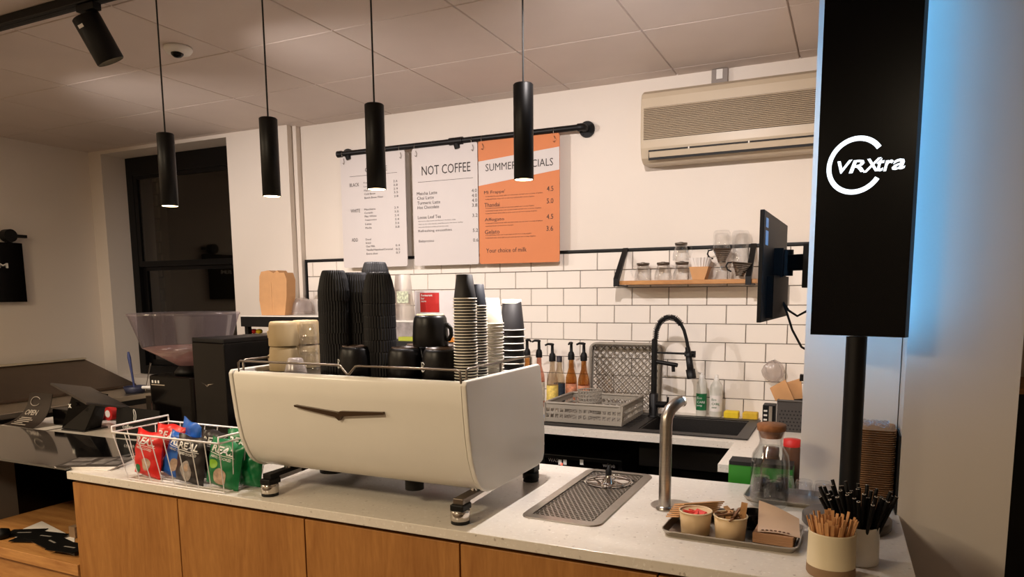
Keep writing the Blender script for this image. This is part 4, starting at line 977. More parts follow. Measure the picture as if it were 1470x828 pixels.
lx0, lx1 = -1.322, -.925; lz0, lz1 = zz+.001, 1.275; ly0, ly1 = 3.800, 3.860; tl = .07
def LP(u, v, d=0): return Vector((lx0+(lx1-lx0)*u, ly1+.02+.035*v-d, lz0+(lz1-lz0)*v))
m = MB(); n_ = 10
rat = (lz1-lz0)/(lx1-lx0)
for s in (1, -1):
    for k in range(-n_, n_*2):
        # line u*s + v*rat = k/n_ clipped to the square
        pts = []
        c_ = k/n_
        for u in (0.02, .98):
            v = (c_-s*u)/rat
            if .02 <= v <= .98: pts.append((u, v))
        for v in (.02, .98):
            u = (c_-v*rat)*s
            if .02 < u < .98: pts.append((u, v))
        if len(pts) >= 2:
            a, b_ = LP(*pts[0]), LP(*pts[1])
            if (a-b_).length > .02: m.bar(a, b_, .004, .0065, (0, 1, 0)) if False else m.bar(a, b_, .0056, .004, (0, 1, .1))
m.build('lattice', m_greyd, t, kind='stuff')
m = MB()
loop = [LP(u, v) for u, v in rrect(0, 0, 1, 1, .09, 4)]; loop2 = [LP(u, v, .055) for u, v in rrect(0, 0, 1, 1, .09, 4)]
m.tube(loop, .006, 6, closed=True); m.tube(loop2, .008, 6, closed=True); m.build('rim', m_grey, t)
m = MB(); nn_ = len(loop)
for s0, s1 in ((0, .45), (.62, 1)):
    vs = [loop[i].lerp(loop2[i], s0) for i in range(nn_)]+[loop[i].lerp(loop2[i], s1) for i in range(nn_)]
    m.add(vs, [(i, (i+1) % nn_, nn_+(i+1) % nn_, nn_+i) for i in range(nn_)], True)
m.build('side_bands', m_greyd, t)
t = thing('cloth', P(789, 597, Y=3.5), 'folded light blue cloth beside the crate', 'cloth')
a = P(788, 600, Z=CZ+.008); MB().grid(lambda u, v: Vector((a.x-.05+.06*u, a.y-.01+.05*v, zz+.002+.022*math.sin(PI*u)*math.sin(PI*v)+.004*math.sin(u*14))), 10, 8).build('fold', M('blue_cloth', (120, 150, 180), .9, var=.3, scale=60), t)

# syrup bottles
def syrup(x, Yb, h, lb, body, labelm, pump=True, cap=None, ang=-.6, flip=1, r=.033):
    X = P(x, 540, Y=Yb).x; c_ = Vector((X, Yb, CZ+.0005)); t = thing('syrup_bottle', c_, lb, 'bottle', 'syrup bottles behind the machine')
    MB().lathe([(.001, 0), (r-.003, 0), (r, .004), (r, h*.52), (r*.93, h*.60), (.015, h*.78), (.0135, h*.93), (.0155, h*.94), (.0155, h), (.013, h), (.001, h)], c_, 24).build('glass_body', body, t)
    MB().lathe([(r+.0006, h*.12), (r+.0006, h*.48)], c_, 24).build('paper_label', labelm, t)
    if pump:
        m = MB(); m.lathe([(.019, h-.018), (.019, h+.010), (.015, h+.024), (.009, h+.03), (.008, h+.072), (.010, h+.074), (.010, h+.082), (.001, h+.084)], c_, 18)
        e = Vector((math.cos(ang), math.sin(ang), 0)); tt = c_+UZ*(h+.078); m.tube([tt, tt+e*.025+UZ*.002, tt+e*.042-UZ*.006], [.0075, .0065, .005], 8); m.build('pump', m_blackp, t)
    else: MB().lathe([(.0168, h-.03), (.0168, h+.004), (.001, h+.005)], c_, 18).build('cap', cap or m_blackp, t)
m_amber = glass('amber_syrup', (232, 196, 140), .4, .06, .1, .15, (190, 120, 60)); m_clearb = glass('clear_syrup', (240, 232, 214), .4, .06, .1, .1); m_pinks = glass('pink_syrup', (240, 205, 190), .4, .06, .1, .2, (220, 150, 130))
m_lyel = M('yellow_label', (214, 188, 96), .6, var=.35, scale=50); m_lwht = M('pale_label', (214, 206, 190), .6, var=.25, scale=60); m_lfruit = M('fruit_label', (206, 140, 108), .6, var=.45, scale=45); m_ldk = M('navy_label', (40, 56, 70), .6, var=.4, scale=60)
ztp = lambda x, y, Y_: P(x, y, Y=Y_).z-CZ-.083
syrup(757, 3.74, ztp(757, 487, 3.74), 'leftmost syrup bottle, half hidden by the cup stack', m_amber, m_lyel)
syrup(774, 3.82, ztp(773, 488, 3.82), 'pink syrup bottle with a pump, second from the left', m_pinks, m_lwht, ang=PI+.5)
syrup(793, 3.74, ztp(793, 493, 3.74), 'syrup bottle with a yellow label and pump', m_clearb, m_lyel, ang=PI+.4)
syrup(803, 3.84, P(803, 512, Y=3.84).z-CZ, 'syrup bottle with a capped navy neck, no pump', m_clearb, m_ldk, pump=False, cap=M('navy_cap', (40, 36, 44), .5))
syrup(820, 3.84, ztp(820, 491, 3.84), 'syrup bottle with fruit on its label, pump facing front', m_amber, m_lfruit, ang=-PI/2)
syrup(838, 3.78, ztp(838, 492, 3.78), 'rightmost syrup bottle beside the leaning crate', m_amber, m_lfruit, ang=PI+.3)

# washing-up things
def squirt(x, Yb, ytop, lb, labelm, pump, r=.027):
    X = P(x, 570, Y=Yb).x; c_ = Vector((X, Yb, CZ+.0005)); h = P(x, ytop, Y=Yb).z-CZ
    t = thing('detergent_bottle', c_, lb, 'bottle', 'detergent bottles by the sink')
    MB().lathe([(.001, 0), (r-.004, 0), (r, .005), (r, h*.68), (r*.92, h*.76), (r*.6, h*.83), (.013, h*.87), (.012, h*.88)], c_, 24).build('body', M('frosted_plastic', (216, 214, 204), .35), t)
    MB().lathe([(r+.0006, h*.14), (r+.0006, h*.52)], c_, 24).build('label_band', labelm, t)
    m = MB(); m.lathe([(.014, h*.86), (.014, h*.93), (.008, h*.94), (.006, h*.99)], c_, 16)
    if pump: m.tube([c_+UZ*(h*.98), c_+UZ*(h*.985)+Vector((-.022, -.01, 0))], .004, 8)
    else: m.lathe([(.010, h*.93), (.010, h), (.001, h)], c_, 16)
    m.build('cap', m_whitep, t)
    l = MB(); o_ = Vector((X-.017, Yb-r-.0012, CZ+h*.40)); l.text('Eco', o_, RX, UZ, h=.012); l.text('CARE', o_-UZ*.022, RX, UZ, h=.012); l.text('soap', o_-UZ*.042, RX, UZ, h=.010)
    l.build('lettering', m_inkw if pump else m_gd, t)
squirt(1007, 3.85, 534, 'white pump bottle with a dark green label by the sink', m_gd, True)
squirt(1028, 3.85, 538, 'white squeeze bottle with a pale label by the sink', m_paper, False, .032)
for x, lb, w_, sc in [(1050, 'bright yellow sponge at the sink edge, beside the bottles', .075, m_yellow), (1077, 'yellow scourer in a clear dish at the sink edge', .075, M('mustard_sponge', (214, 176, 50), .8, var=.1, scale=30))]:
    c_ = P(x, 596, Y=3.83); tag(MB().box((c_.x-w_/2, 3.81, CZ+.001), (c_.x+w_/2, 3.87, CZ+.038)).build('sponge', sc, None, origin=(c_.x, 3.84, CZ), bevel=.006), lb, 'sponge')
c_ = P(1077, 596, Y=3.83); t = thing('soap_dish', (c_.x, 3.84, CZ), 'shallow clear dish under the yellow scourer', 'dish')
MB().prism(rrect(c_.x-.045, 3.800, c_.x+.045, 3.88, .015), CZ+.0003, CZ+.001, 'Z').build('plate', m_plclear, t)
t = thing('soap_dispenser', (-.335, 3.66, CZ), 'dark steel-fronted box dispenser at the right end of the sink', 'dispenser')
a, b_ = P(1094, 608, Y=3.66), P(1113, 582, Y=3.66)
MB().box((a.x, 3.66, CZ+.0075), (b_.x, 3.74, b_.z)).build('body', m_blackp, t, bevel=.003); MB().box((a.x+.03, 3.653, CZ+.01), (a.x+.045, 3.661, b_.z-.005)).build('steel_strip', m_steel, t)
l = MB(); 
for k in range(3): l.box((a.x+.006, 3.656, CZ+.03+k*.022), (a.x+.022, 3.6601, CZ+.038+k*.022))
l.build('buttons', m_whitep, t)
t = thing('storage_basket', (-.23, 3.62, CZ), 'dark grey perforated plastic basket beside the column', 'basket')
a, b_ = P(1114, 617, Y=3.55), P(1150, 576, Y=3.55)
sx, ex = a.x, -.132
m = MB()
for (x0_, y0_, x1_, y1_) in ((sx, 3.55, ex, 3.556), (sx, 3.73, ex, 3.736), (sx, 3.556, sx+.006, 3.73), (ex-.006, 3.556, ex, 3.73)): m.box((x0_, y0_, CZ+.001), (x1_, y1_, b_.z))
m.box((sx, 3.55, CZ+.0005), (ex, 3.736, CZ+.004)); m.build('sides', M('charcoal_plastic', (58, 54, 52), .6), t, bevel=.002)
m = MB()
for i in range(7):
    for j in range(6): m.lathe([(.005, 0), (.0005, .0003)], (0, 0, 0), 6); 
m = MB()
for i in range(8):
    for j in range(6):
        x_ = sx+.015+i*.0155+(.007 if j % 2 else 0); z_ = CZ+.015+j*.017
        if x_ < ex-.01: m.cyl((x_, 3.5492, z_), (x_, 3.5502, z_), .0045, seg=6)
m.build('perforations', m_dark, t, kind='stuff')
MB().tube([(sx, 3.548, b_.z), (ex, 3.548, b_.z)], .005, 6).build('rim', M('charcoal_rim', (84, 80, 76), .5), t)
for k, (x0_, y0_, x1_, y1_, x2_, y2_, x3_, y3_) in enumerate([(1113, 575, 1105, 557, 1127, 545, 1140, 574), (1122, 574, 1120, 552, 1150, 543, 1152, 572)]):
    kb = thing('paper_bag', (-.22, 3.60+.04*k, b_.z), ['folded kraft paper bag leaning left in the dark basket', 'folded kraft paper bag at the right of the dark basket'][k], 'paper bag', 'kraft bags in the dark basket')
    q = [P(x0_, y0_, Y=3.60+.04*k), P(x3_, y3_, Y=3.60+.04*k), P(x2_, y2_, Y=3.60+.04*k), P(x1_, y1_, Y=3.60+.04*k)]
    MB().add(q+[v+Vector((0, .02, 0)) for v in q], [(0,1,2,3), (7,6,5,4), (0,4,5,1), (1,5,6,2), (2,6,7,3), (3,7,4,0)]).build('bag', m_kraft, kb)
t = thing('plastic_bag', P(1110, 540, Y=3.84), 'crumpled clear plastic bag hanging on the tiles', 'plastic bag')
c_ = P(1110, 533, Y=3.885); m = MB()
m.grid(lambda u, v: c_+Vector((math.cos(2*PI*u)*math.sin(PI*v)*(.048+.012*math.sin(u*31+v*7)), math.sin(2*PI*u)*math.sin(PI*v)*.028, math.cos(PI*v)*.055+.004*math.sin(u*40+v*9))), 26, 12); m.build('film', m_plclear, t)
MB().cyl(c_+Vector((0, .01, .05)), c_+Vector((0, .041, .055)), .006, seg=8).build('hook', m_whitep, t)
t = thing('wall_clip', P(1152, 543, Y=3.4), 'small black clip at the column edge', 'clip')
MB().box((-.165, 3.0, P(1150, 547, Y=3.0).z), (-.128, 3.04, P(1150, 538, Y=3.0).z)).build('body', m_blackp, t)

# ---------------------------------------------------------------- glassware on the wall shelf
def server(x, Yb, z, lb, side=-1, s=1.0):
    X = P(x, 390, Y=Yb).x; c_ = Vector((X, Yb, z)); t = thing('glass_server', c_, lb, 'glass jug', 'lidded glass servers on the shelf')
    MB().lathe([(.001, .001), (.042*s, .001), (.046*s, .006), (.045*s, .03), (.034*s, .068), (.031*s, .075), (.034*s, .086), (.033*s, .086), (.030*s, .076), (.044*s, .03), (.043*s, .005)], c_, 28).build('glass', m_glass, t)
    MB().lathe([(.001, .098), (.010, .098), (.012, .096), (.034*s, .094), (.035*s, .090), (.033*s, .082), (.028*s, .078), (.001, .078)], c_, 24).build('lid', m_steeld, t)
    MB().tube([c_+Vector((side*.034*s, 0, .08)), c_+Vector((side*.055*s, -.004, .075)), c_+Vector((side*.064*s, -.005, .05)), c_+Vector((side*.052*s, -.004, .02)), c_+Vector((side*.046*s, 0, .016))], .0035, 8).build('handle', m_glass, t)
SH = SZ+.0008
server(923, 3.86, SH, 'lidded glass server at the left end of the shelf'); server(952, 3.85, SH, 'lidded glass server second from the left on the shelf', 1)
server(979, 3.85, SH, 'lidded glass server third from the left, with another on top', 1); server(977, 3.85, SH+.100, 'lidded glass server standing on top of another one', 1, .95)
# filters in kraft holder
c_ = P(1005, 385, Y=3.84); t = thing('filter_holder', (c_.x, 3.84, SH), 'kraft card holder with fluted white coffee filters', 'coffee filters')
MB().prism([(c_.x-.030, SH), (c_.x+.030, SH), (c_.x+.050, SH+.066), (c_.x-.050, SH+.066)], 3.80, 3.89, 'Y').build('holder', m_kraft, t)
fl = MB(); fl.lathe([(.026, .03), (.040, .066), (.056, .112)], (c_.x, 3.845, SH), 40, rib=.05, smooth=False); fl.build('filter_paper', m_paper, t)
def dripper(x, y, Yb, z, lb, tilt=0, sg=-1):
    X = P(x, y, Y=Yb).x; c_ = Vector((X, Yb, z)); t = thing('metal_dripper', c_, lb, 'coffee dripper', 'steel drippers on the shelf')
    M_ = Matrix.Translation(c_) @ Matrix.Rotation(tilt, 4, 'Y')
    m = MB(); m.xf = M_; m.lathe([(.020, 0), (.020, .010), (.046, .066), (.050, .068), (.050, .070), (.044, .066), (.017, .011)], (0, 0, 0), 32); m.build('cone', m_steeld, t)
    m = MB(); m.xf = M_
    for k in range(6): rr = .0215+.0042*k+.002; m.tube([(rr*math.cos(a), rr*math.sin(a), .012+.009*k) for a in [2*PI*j/24 for j in range(24)]], .0016, 5, closed=True)
    m.build('rings', m_chrome, t)
    m = MB(); m.xf = M_; m.tube([(sg*.048, 0, .066), (sg*.068, 0, .062), (sg*.074, 0, .045), (sg*.064, 0, .028), (sg*.044, 0, .02)], .004, 8); m.build('handle', m_blackp, t)
# server with dripper, glass on top
X = P(1035, 385, Y=3.84).x; c_ = Vector((X, 3.84, SH)); t = thing('glass_server', c_, 'open glass server under the upper steel dripper', 'glass jug')
MB().lathe([(.001, .001), (.044, .001), (.048, .006), (.047, .04), (.040, .075), (.036, .085), (.035, .085), (.038, .075), (.045, .04), (.045, .006)], c_, 28).build('glass', m_glass, t)
dripper(1036, 385, 3.84, SH+.086, 'upper steel dripper with a black handle, on a glass server')
def jar(x, Yb, z, h, r_, lb):
    X = P(x, 350, Y=Yb).x; c_ = Vector((X, Yb, z))
    tag(MB().lathe([(r_, 0), (r_+.001, .002), (r_, h-.012), (r_-.008, h), (.001, h+.001), (.001, h-.012), (r_-.012, h-.014), (r_-.006, h-.03), (r_-.008, .0)], c_, 28).build('double_wall_glass', m_glass, None, origin=c_), lb, 'glass', 'tall double-walled glasses on the shelf')
jar(1036, 3.84, SH+.1565, .092, .042, 'tall glass upside down on the upper dripper')
X = P(1064, 390, Y=3.865).x
jar(1063, 3.875, SH, .245, .043, 'very tall double-walled glass upside down at the right of the shelf')
dripper(1062, 390, 3.79, SH+.012, 'lower steel dripper tilted on the shelf front, right end', .12)

# ================================================================ BACK LEFT SHELF UNIT
t = thing('back_shelf_unit', (-2.9, 3.62, CZ), 'dark shelf unit with a pale top standing at the left of the back worktop', 'shelf unit')
ux0, ux1 = -3.53, -2.70; uz = P(400, 453, Y=3.45).z
MB().box((ux0, 3.42, uz-.07), (ux1, 3.85, uz-.006)).build('top_board', m_blackp, t)
MB().box((ux0, 3.42, uz-.006), (ux1, 3.85, uz)).build('top_surface', m_whitep, t)
uy = P(368, 479, Y=3.5).z
MB().box((ux0, 3.43, uy-.02), (ux1, 3.85, uy)).build('middle_shelf', m_steeld, t)
MB().box((-3.40, 3.45, CZ+.001), (-1.95, 3.85, 1.29)).build('cabinet_body', m_dark, t)
for x in (ux0, ux1-.03): MB().box((x, 3.45, 1.29), (x+.03, 3.48, uz-.07)).build('post', m_blackp, t); MB().box((x, 3.82, 1.29), (x+.03, 3.849, uz-.07)).build('post', m_blackp, t)
MB().box((ux0+.001, 3.835, 1.29), (ux1-.001, 3.849, uz-.07)).build('back_panel', m_blackp, t)
for x, mm, lb in [(364, m_red, 'small red packet on the shelf unit under the top board'), (372, m_yellow, 'small yellow round packet on the shelf unit')]:
    c_ = P(x, 472, Y=3.5); tag(MB().lathe([(.001, -.016), (.018, -.012), (.022, 0), (.016, .013), (.001, .016)], (c_.x, 3.5, uy+.0165), 16).build('snack_packet', mm, None, origin=(c_.x, 3.5, uy)), lb, 'packet')
# paper bag carton
t = thing('kraft_bag', (-3.3, 3.55, uz), 'tan folded takeaway carton standing open on the pale shelf top', 'carton')
q = [P(x, y, Y=3.52) for x, y in [(379, 451), (412, 451), (414.5, 424), (414.5, 400), (411, 390), (404, 390.5), (401, 387), (396, 391), (388, 387), (378, 389), (375.5, 396), (375.5, 430)]]
zoff = uz+.001-min(v.z for v in q)
m = MB(); m.prism([(v.x, v.z+zoff) for v in q], 3.50, 3.58, 'Y'); m.build('carton', m_kraft, t)
fx = P(389, 420, Y=3.499).x; MB().box((fx, 3.4975, uz+.02), (fx+.003, 3.5, uz+.21)).build('fold_line', M('kraft_edge', (216, 172, 124), .8), t)
# dome lids
for k in range(3):
    X = P(429, 440, Y=3.6).x; c_ = Vector((X+.004*k, 3.62, uz+.001+.012*k))
    tag(MB().lathe([(.072, 0), (.072, .004), (.066, .006), (.062, .05), (.045, .075), (.02, .085), (.018, .085)], c_, 28).build('plastic_dome', m_plclear, None, origin=c_), ['clear domed cup lid, lowest of the nest on the pale shelf', 'clear domed cup lid in the middle of the nest', 'clear domed cup lid, topmost of the nest'][k], 'lid', 'clear dome lids on the shelf unit')
c_ = P(436, 512, Y=3.62)
X = P(442, 440, Y=3.70).x
t = thing('tissue_box', (X+.03, 3.72, uz), 'white box beside the dome lids on the pale shelf', 'box'); MB().box((X-.03, 3.70, uz+.001), (X+.16, 3.80, uz+.10)).build('box', M('pale_card', (226, 220, 214), .6), t)
# poster sheet with red square, clear bag, dark tub on the lower cabinet
t = thing('info_sheet', (-2.2, 3.8, 1.29), 'white upright sheet with a red square and green strip behind the mugs', 'sign')
a, b_ = P(597, 495, Y=3.80), P(657, 417, Y=3.80)
MB().box((a.x, 3.80, 1.291), (b_.x, 3.806, b_.z)).build('sheet', M('sheet_white', (228, 222, 222), .4), t)
a, b_ = P(603.5, 448, Y=3.798), P(630, 420, Y=3.798); MB().box((a.x, 3.798, a.z), (b_.x, 3.7998, b_.z)).build('red_square', m_red, t)
a2, b2_ = P(602, 470, Y=3.798), P(629, 452, Y=3.798); MB().box((a2.x, 3.798, a2.z), (b2_.x, 3.7998, b2_.z)).build('green_strip', M('leaf_green', (130, 176, 70), .5), t)
l = MB()
for k, s in enumerate(('Restaurant', 'bar', 'design')): l.text(s, (a.x+.008, 3.7972, b_.z-.022-.019*k), RX, UZ, h=.014, bold=.03)
l.text('drinks', (a2.x+.012, 3.7972, b2_.z-.024), RX, UZ, h=.014, bold=.02); l.build('lettering', m_inkw, t)
t = thing('clear_bag', P(578, 450, Y=3.7), 'clear bag with a printed sticker behind the ripple cups', 'bag')
a = P(563, 452, Y=3.68); b_ = P(595, 394, Y=3.68)
zb_ = 1.405
m = MB(); m.grid(lambda u, v: Vector((a.x+(b_.x-a.x)*(.5+(u-.5)*(1-.35*v)), 3.68-.03*math.sin(PI*u)*(1-v*.8), zb_+.001+(b_.z-zb_)*v)), 10, 10); m.grid(lambda u, v: Vector((a.x+(b_.x-a.x)*(.5+(.5-u)*(1-.35*v)), 3.68+.03*math.sin(PI*u)*(1-v*.8), zb_+.001+(b_.z-zb_)*v)), 10, 10)
m.build('film', glass('milky_film', (226, 220, 218), .6, .3, .3), t)
m = MB(); a2 = P(570, 435, Y=3.645); b2_ = P(586, 418, Y=3.645); m.box((a2.x, 3.645, a2.z), (b2_.x, 3.6455, b2_.z)); m.build('sticker', M('sticker_print', (190, 196, 170), .6, var=.5, scale=70), t)
t = thing('clear_tub', (-2.5, 3.65, 1.29), 'clear plastic tub with dark contents behind the mugs', 'tub')
a, b_ = P(564, 492, Y=3.6), P(598, 456, Y=3.6)
MB().box((a.x, 3.6, 1.291), (b_.x, 3.75, 1.40)).build('tub', M('smoky_tub', (150, 142, 140), .25, var=.3, scale=20), t, bevel=.006)
MB().box((a.x-.004, 3.596, 1.395), (b_.x+.004, 3.754, 1.4045)).build('lid', m_whitep, t)
for x0_, x1_, mm, lb in [(572, 594, M('lime_box', (170, 176, 60), .6), 'yellow-green carton low behind the mugs'), (641, 656, M('orange_box', (206, 130, 40), .6), 'orange carton low at the right behind the mugs')]:
    a, b_ = P(x0_, 492, Y=3.5), P(x1_, 485, Y=3.5); tag(MB().box((a.x, 3.5, 1.291), (b_.x, 3.56, b_.z+.004)).build('carton', mm, None, origin=(a.x, 3.5, 1.291)), lb, 'carton')

# ================================================================ DRIP TRAY WITH PITCHER RINSER
dx0, dx1, dy0, dy1 = -.862, -.612, 1.868, 2.50
t = thing('drip_tray', ((dx0+dx1)/2, 2.18, CZ), 'long steel drip tray with a pitcher rinser set on the counter', 'drip tray')
m = MB(); o_ = rrect(dx0, dy0, dx1, dy1, .035, 6); i_ = rrect(dx0+.03, dy0+.03, dx1-.03, dy1-.03, .01, 6); n_ = len(o_)
zz1 = CZ+.005
m.add([(x, y, CZ+.0005) for x, y in o_]+[(x+(.002 if x < -.74 else -.002), y, zz1) for x, y in o_]+[(x, y, zz1+.001) for x, y in i_]+[(x, y, CZ+.002) for x, y in i_],
      [f for i in range(n_) for f in ((i, (i+1) % n_, n_+(i+1) % n_, n_+i), (n_+i, n_+(i+1) % n_, 2*n_+(i+1) % n_, 2*n_+i), (2*n_+i, 2*n_+(i+1) % n_, 3*n_+(i+1) % n_, 3*n_+i))], False)
m.build('frame', m_steel, t)
MB().prism(i_, CZ+.0006, CZ+.0015, 'Z').build('pan', M('dark_pan', (46, 40, 36), .4, .5), t)
rc = Vector((-.735, 2.345, 0)); rr_ = .078
m = MB(); cell = .0163; gx0_, gy0_ = dx0+.034, dy0+.034; nx = int((dx1-dx0-.068)/cell); ny = int((dy1-dy0-.068)/(cell*.9))
for j in range(ny):
    for i in range(nx):
        cx__ = gx0_+(i+.5)*cell+(cell*.25 if j % 2 else -cell*.25)+cell*.3; cy__ = gy0_+(j+.5)*cell*.9
        if (Vector((cx__, cy__, 0))-rc).length < rr_+.008: continue
        N_ = 8; hx_, hy_ = cell/2, cell*.45; vs = []
        for k in range(N_):
            a = 2*PI*k/N_+PI/8; c__, s__ = math.cos(a), math.sin(a); q_ = min(hx_/abs(c__), hy_/abs(s__)); vs.append((cx__+c__*q_, cy__+s__*q_, zz1-.0005))
        for k in range(N_): a = 2*PI*k/N_+PI/8; vs.append((cx__+.0060*math.cos(a), cy__+.0054*math.sin(a), zz1-.0005))
        for k in range(N_): a = 2*PI*k/N_+PI/8; vs.append((cx__+.0060*math.cos(a), cy__+.0054*math.sin(a), CZ+.0016))
        m.add(vs, [(k, (k+1) % N_, N_+(k+1) % N_, N_+k) for k in range(N_)]+[(N_+k, N_+(k+1) % N_, 2*N_+(k+1) % N_, 2*N_+k) for k in range(N_)])
m.build('grate', m_steel, t, kind='stuff')
MB().lathe([(rr_+.006, .0052), (rr_, .0060), (rr_-.012, .0035), (.02, .0018), (.001, .0018)], (rc.x, rc.y, CZ), 36).build('rinser_bowl', m_chrome, t)
for k in range(6): a = PI/6+k*PI/3; MB().tube([(rc.x, rc.y, CZ+.016), (rc.x+rr_*math.cos(a), rc.y+rr_*math.sin(a), CZ+.0095)], .0024, 6).build('spoke', m_chrome, t)
MB().tube([(rc.x+rr_*math.cos(a), rc.y+rr_*math.sin(a), CZ+.0095) for a in [2*PI*k/36 for k in range(36)]], .0022, 6, closed=True).build('spoke_ring', m_chrome, t)
MB().lathe([(.028, .002), (.024, .006), (.012, .022), (.010, .030)], (rc.x, rc.y, CZ), 20).build('nozzle_cone', m_chrome, t)
MB().lathe([(.010, .022), (.011, .046), (.006, .050), (.005, .062), (.001, .063)], (rc.x, rc.y, CZ), 16).build('nozzle', m_blackp, t)

# water tap on the counter
tb = P(954, 731, Z=CZ); t = thing('water_tap', (tb.x, tb.y, CZ), 'tall brushed steel water tap with a bent top on the counter', 'tap')
X, Y_ = tb.x, tb.y; zt_ = P(953, 597, Y=Y_).z
MB().tube([(X, Y_, CZ+.006), (X, Y_, zt_-.03), (X+.001, Y_+.003, zt_-.005), (X+.008, Y_+.014, zt_+.018), (X+.020, Y_+.034, zt_+.034), (X+.030, Y_+.06, zt_+.040)], [.0185, .0185, .0185, .0185, .018, .0165], 20).build('column', m_steel, t)
MB().tube([(X+.030, Y_+.06, zt_+.040), (X+.034, Y_+.072, zt_+.030)], [.015, .013], 16).build('spout_tip', m_chrome, t)
MB().lathe([(.026, .0012), (.026, .007), (.019, .012)], (X, Y_, CZ), 24).build('base_ring', m_steel, t)
t = thing('tap_drain', (X+.01, Y_+.06, CZ), 'round steel plate around the foot of the water tap', 'drain plate')
MB().lathe([(.001, .0009), (.062, .0009), (.066, .0007), (.067, .0002)], (X+.012, Y_+.052, CZ), 40).build('plate', m_steel, t)

# ================================================================ RIGHT END OF THE COUNTER
def tray(cx, cy, w, d, rot, lb, z0=CZ+.0005, hgt=.018):
    c_ = Vector((cx, cy, z0)); t = thing('metal_tray', c_, lb, 'tray'); Mx = Matrix.Translation(c_) @ Matrix.Rotation(rot, 4, 'Z')
    m = MB(); m.xf = Mx; L0 = rrect(-w/2+.008, -d/2+.008, w/2-.008, d/2-.008, .02, 5); L1 = rrect(-w/2, -d/2, w/2, d/2, .028, 5); L2 = rrect(-w/2-.003, -d/2-.003, w/2+.003, d/2+.003, .03, 5); n_ = len(L0)
    m.add([(x, y, 0) for x, y in L0]+[(x, y, hgt) for x, y in L1]+[(x, y, hgt) for x, y in L2]+[(x, y, hgt-.003) for x, y in L2]+[(x*.995, y*.995, .0015) for x, y in L0],
          [tuple(range(n_))[::-1]]+[f for i in range(n_) for j in [(i+1) % n_] for f in ((i, j, 3*n_+j, 3*n_+i), (3*n_+i, 3*n_+j, 2*n_+j, 2*n_+i), (n_+j, n_+i, 2*n_+i, 2*n_+j), (n_+i, n_+j, 4*n_+j, 4*n_+i))]+[tuple(range(4*n_, 5*n_))], False)
    m.build('pan', m_steel, t); return Mx
tr1 = P(958, 771, Z=CZ); tr2 = P(1138, 803, Z=CZ); tr3 = P(1154, 768, Z=CZ)
T1 = tray(-.262, 1.975, .345, .215, -.03, 'oblong steel tray of cups and napkins at the front right')
zT = CZ+.0025
# kraft sleeves leaning at left
for k in range(7):
    c_ = Vector((-.388+.003*k, 2.035+.0035*k, zT+.010+.0050*k)); m = MB(); m.xf = Matrix.Translation(c_) @ Matrix.Rotation(.75-.02*k, 4, 'Z') @ Matrix.Rotation(-.28, 4, 'X')
    m.box((-.062, -.036, .006), (.062, .036, .0095)); tag(m.build('cup_sleeve', m_kraft, None, origin=c_), 'flat kraft cup sleeve in the pile at the left of the tray' if k < 6 else 'topmost flat kraft cup sleeve on the pile at the left', 'cup sleeve', 'kraft sleeves on the steel tray')
def pcup(x, y, lb, h=.072, rt=.043, rb=.037):
    c_ = P(x, y, Z=zT); c_.z = zT+.0005; t = thing('paper_tub', c_, lb, 'paper cup', 'kraft paper tubs on the steel tray')
    MB().lathe([(.001, .003), (rb, .003), (rb, 0), (rb+.001, .0), (rt, h-.002), (rt-.002, h-.001), (rb-.002, .006), (.001, .006)], c_, 32).build('wall', m_beige if False else M('pale_kraft_card', (206, 178, 138), .7), t)
    MB().tube([c_+Vector((rt*math.cos(a), rt*math.sin(a), h)) for a in [2*PI*k/32 for k in range(32)]], .0022, 6, closed=True).build('rim', M('pale_rim', (224, 204, 168), .6), t)
    return c_, t
c1_, _ = pcup(998, 764, 'kraft paper tub holding red sachets', .062)
for k in range(9):
    a = k*.7; p_ = c1_+Vector((.018*math.cos(a), .018*math.sin(a), .046+.0018*k)); m = MB(); m.xf = Matrix.Translation(p_) @ Matrix.Rotation(a, 4, 'Z') @ Matrix.Rotation(.3+.1*(k % 3), 4, 'X'); m.box((-.018, -.008, 0), (.018, .008, .003)); tag(m.build('sugar_sachet', M('red_sachet', (206, 50, 36), .6, var=.2, scale=60), None, origin=p_), 'red sugar sachet in the left kraft tub', 'sachet', 'red sachets in the left tub')
c2_, _ = pcup(1048, 772, 'kraft paper tub heaped with brown sugar sachets', .062)
for k in range(16):
    a = k*2.4; r__ = .012+.019*((k*7) % 5)/5; p_ = c2_+Vector((r__*math.cos(a), r__*math.sin(a), .054+.0022*(k % 9))); m = MB(); m.xf = Matrix.Translation(p_) @ Matrix.Rotation(a*1.7, 4, 'Z') @ Matrix.Rotation(.5*math.sin(k*1.3), 4, 'Y') @ Matrix.Rotation(.6*math.sin(k*2.1), 4, 'X'); m.box((-.020, -.007, -.002), (.020, .007, .002))
    tag(m.build('sugar_sachet', M('brown_sachet', (112, 76, 48), .6, var=.4, scale=50) if k % 3 else M('tan_sachet', (186, 140, 92), .6, var=.2, scale=50), None, origin=p_, bevel=.001), 'brown sugar sachet heaped in the right kraft tub', 'sachet', 'brown sachets in the right tub')
p_ = c2_+Vector((.028, .006, .05)); m = MB(); m.xf = Matrix.Translation(p_) @ Matrix.Rotation(.12, 4, 'Y'); m.box((-.008, -.002, 0), (.008, .002, .05)); tag(m.build('tan_sachet', MATS['tan_sachet'], None, origin=p_), 'tan sachet standing upright at the right of its tub', 'sachet')
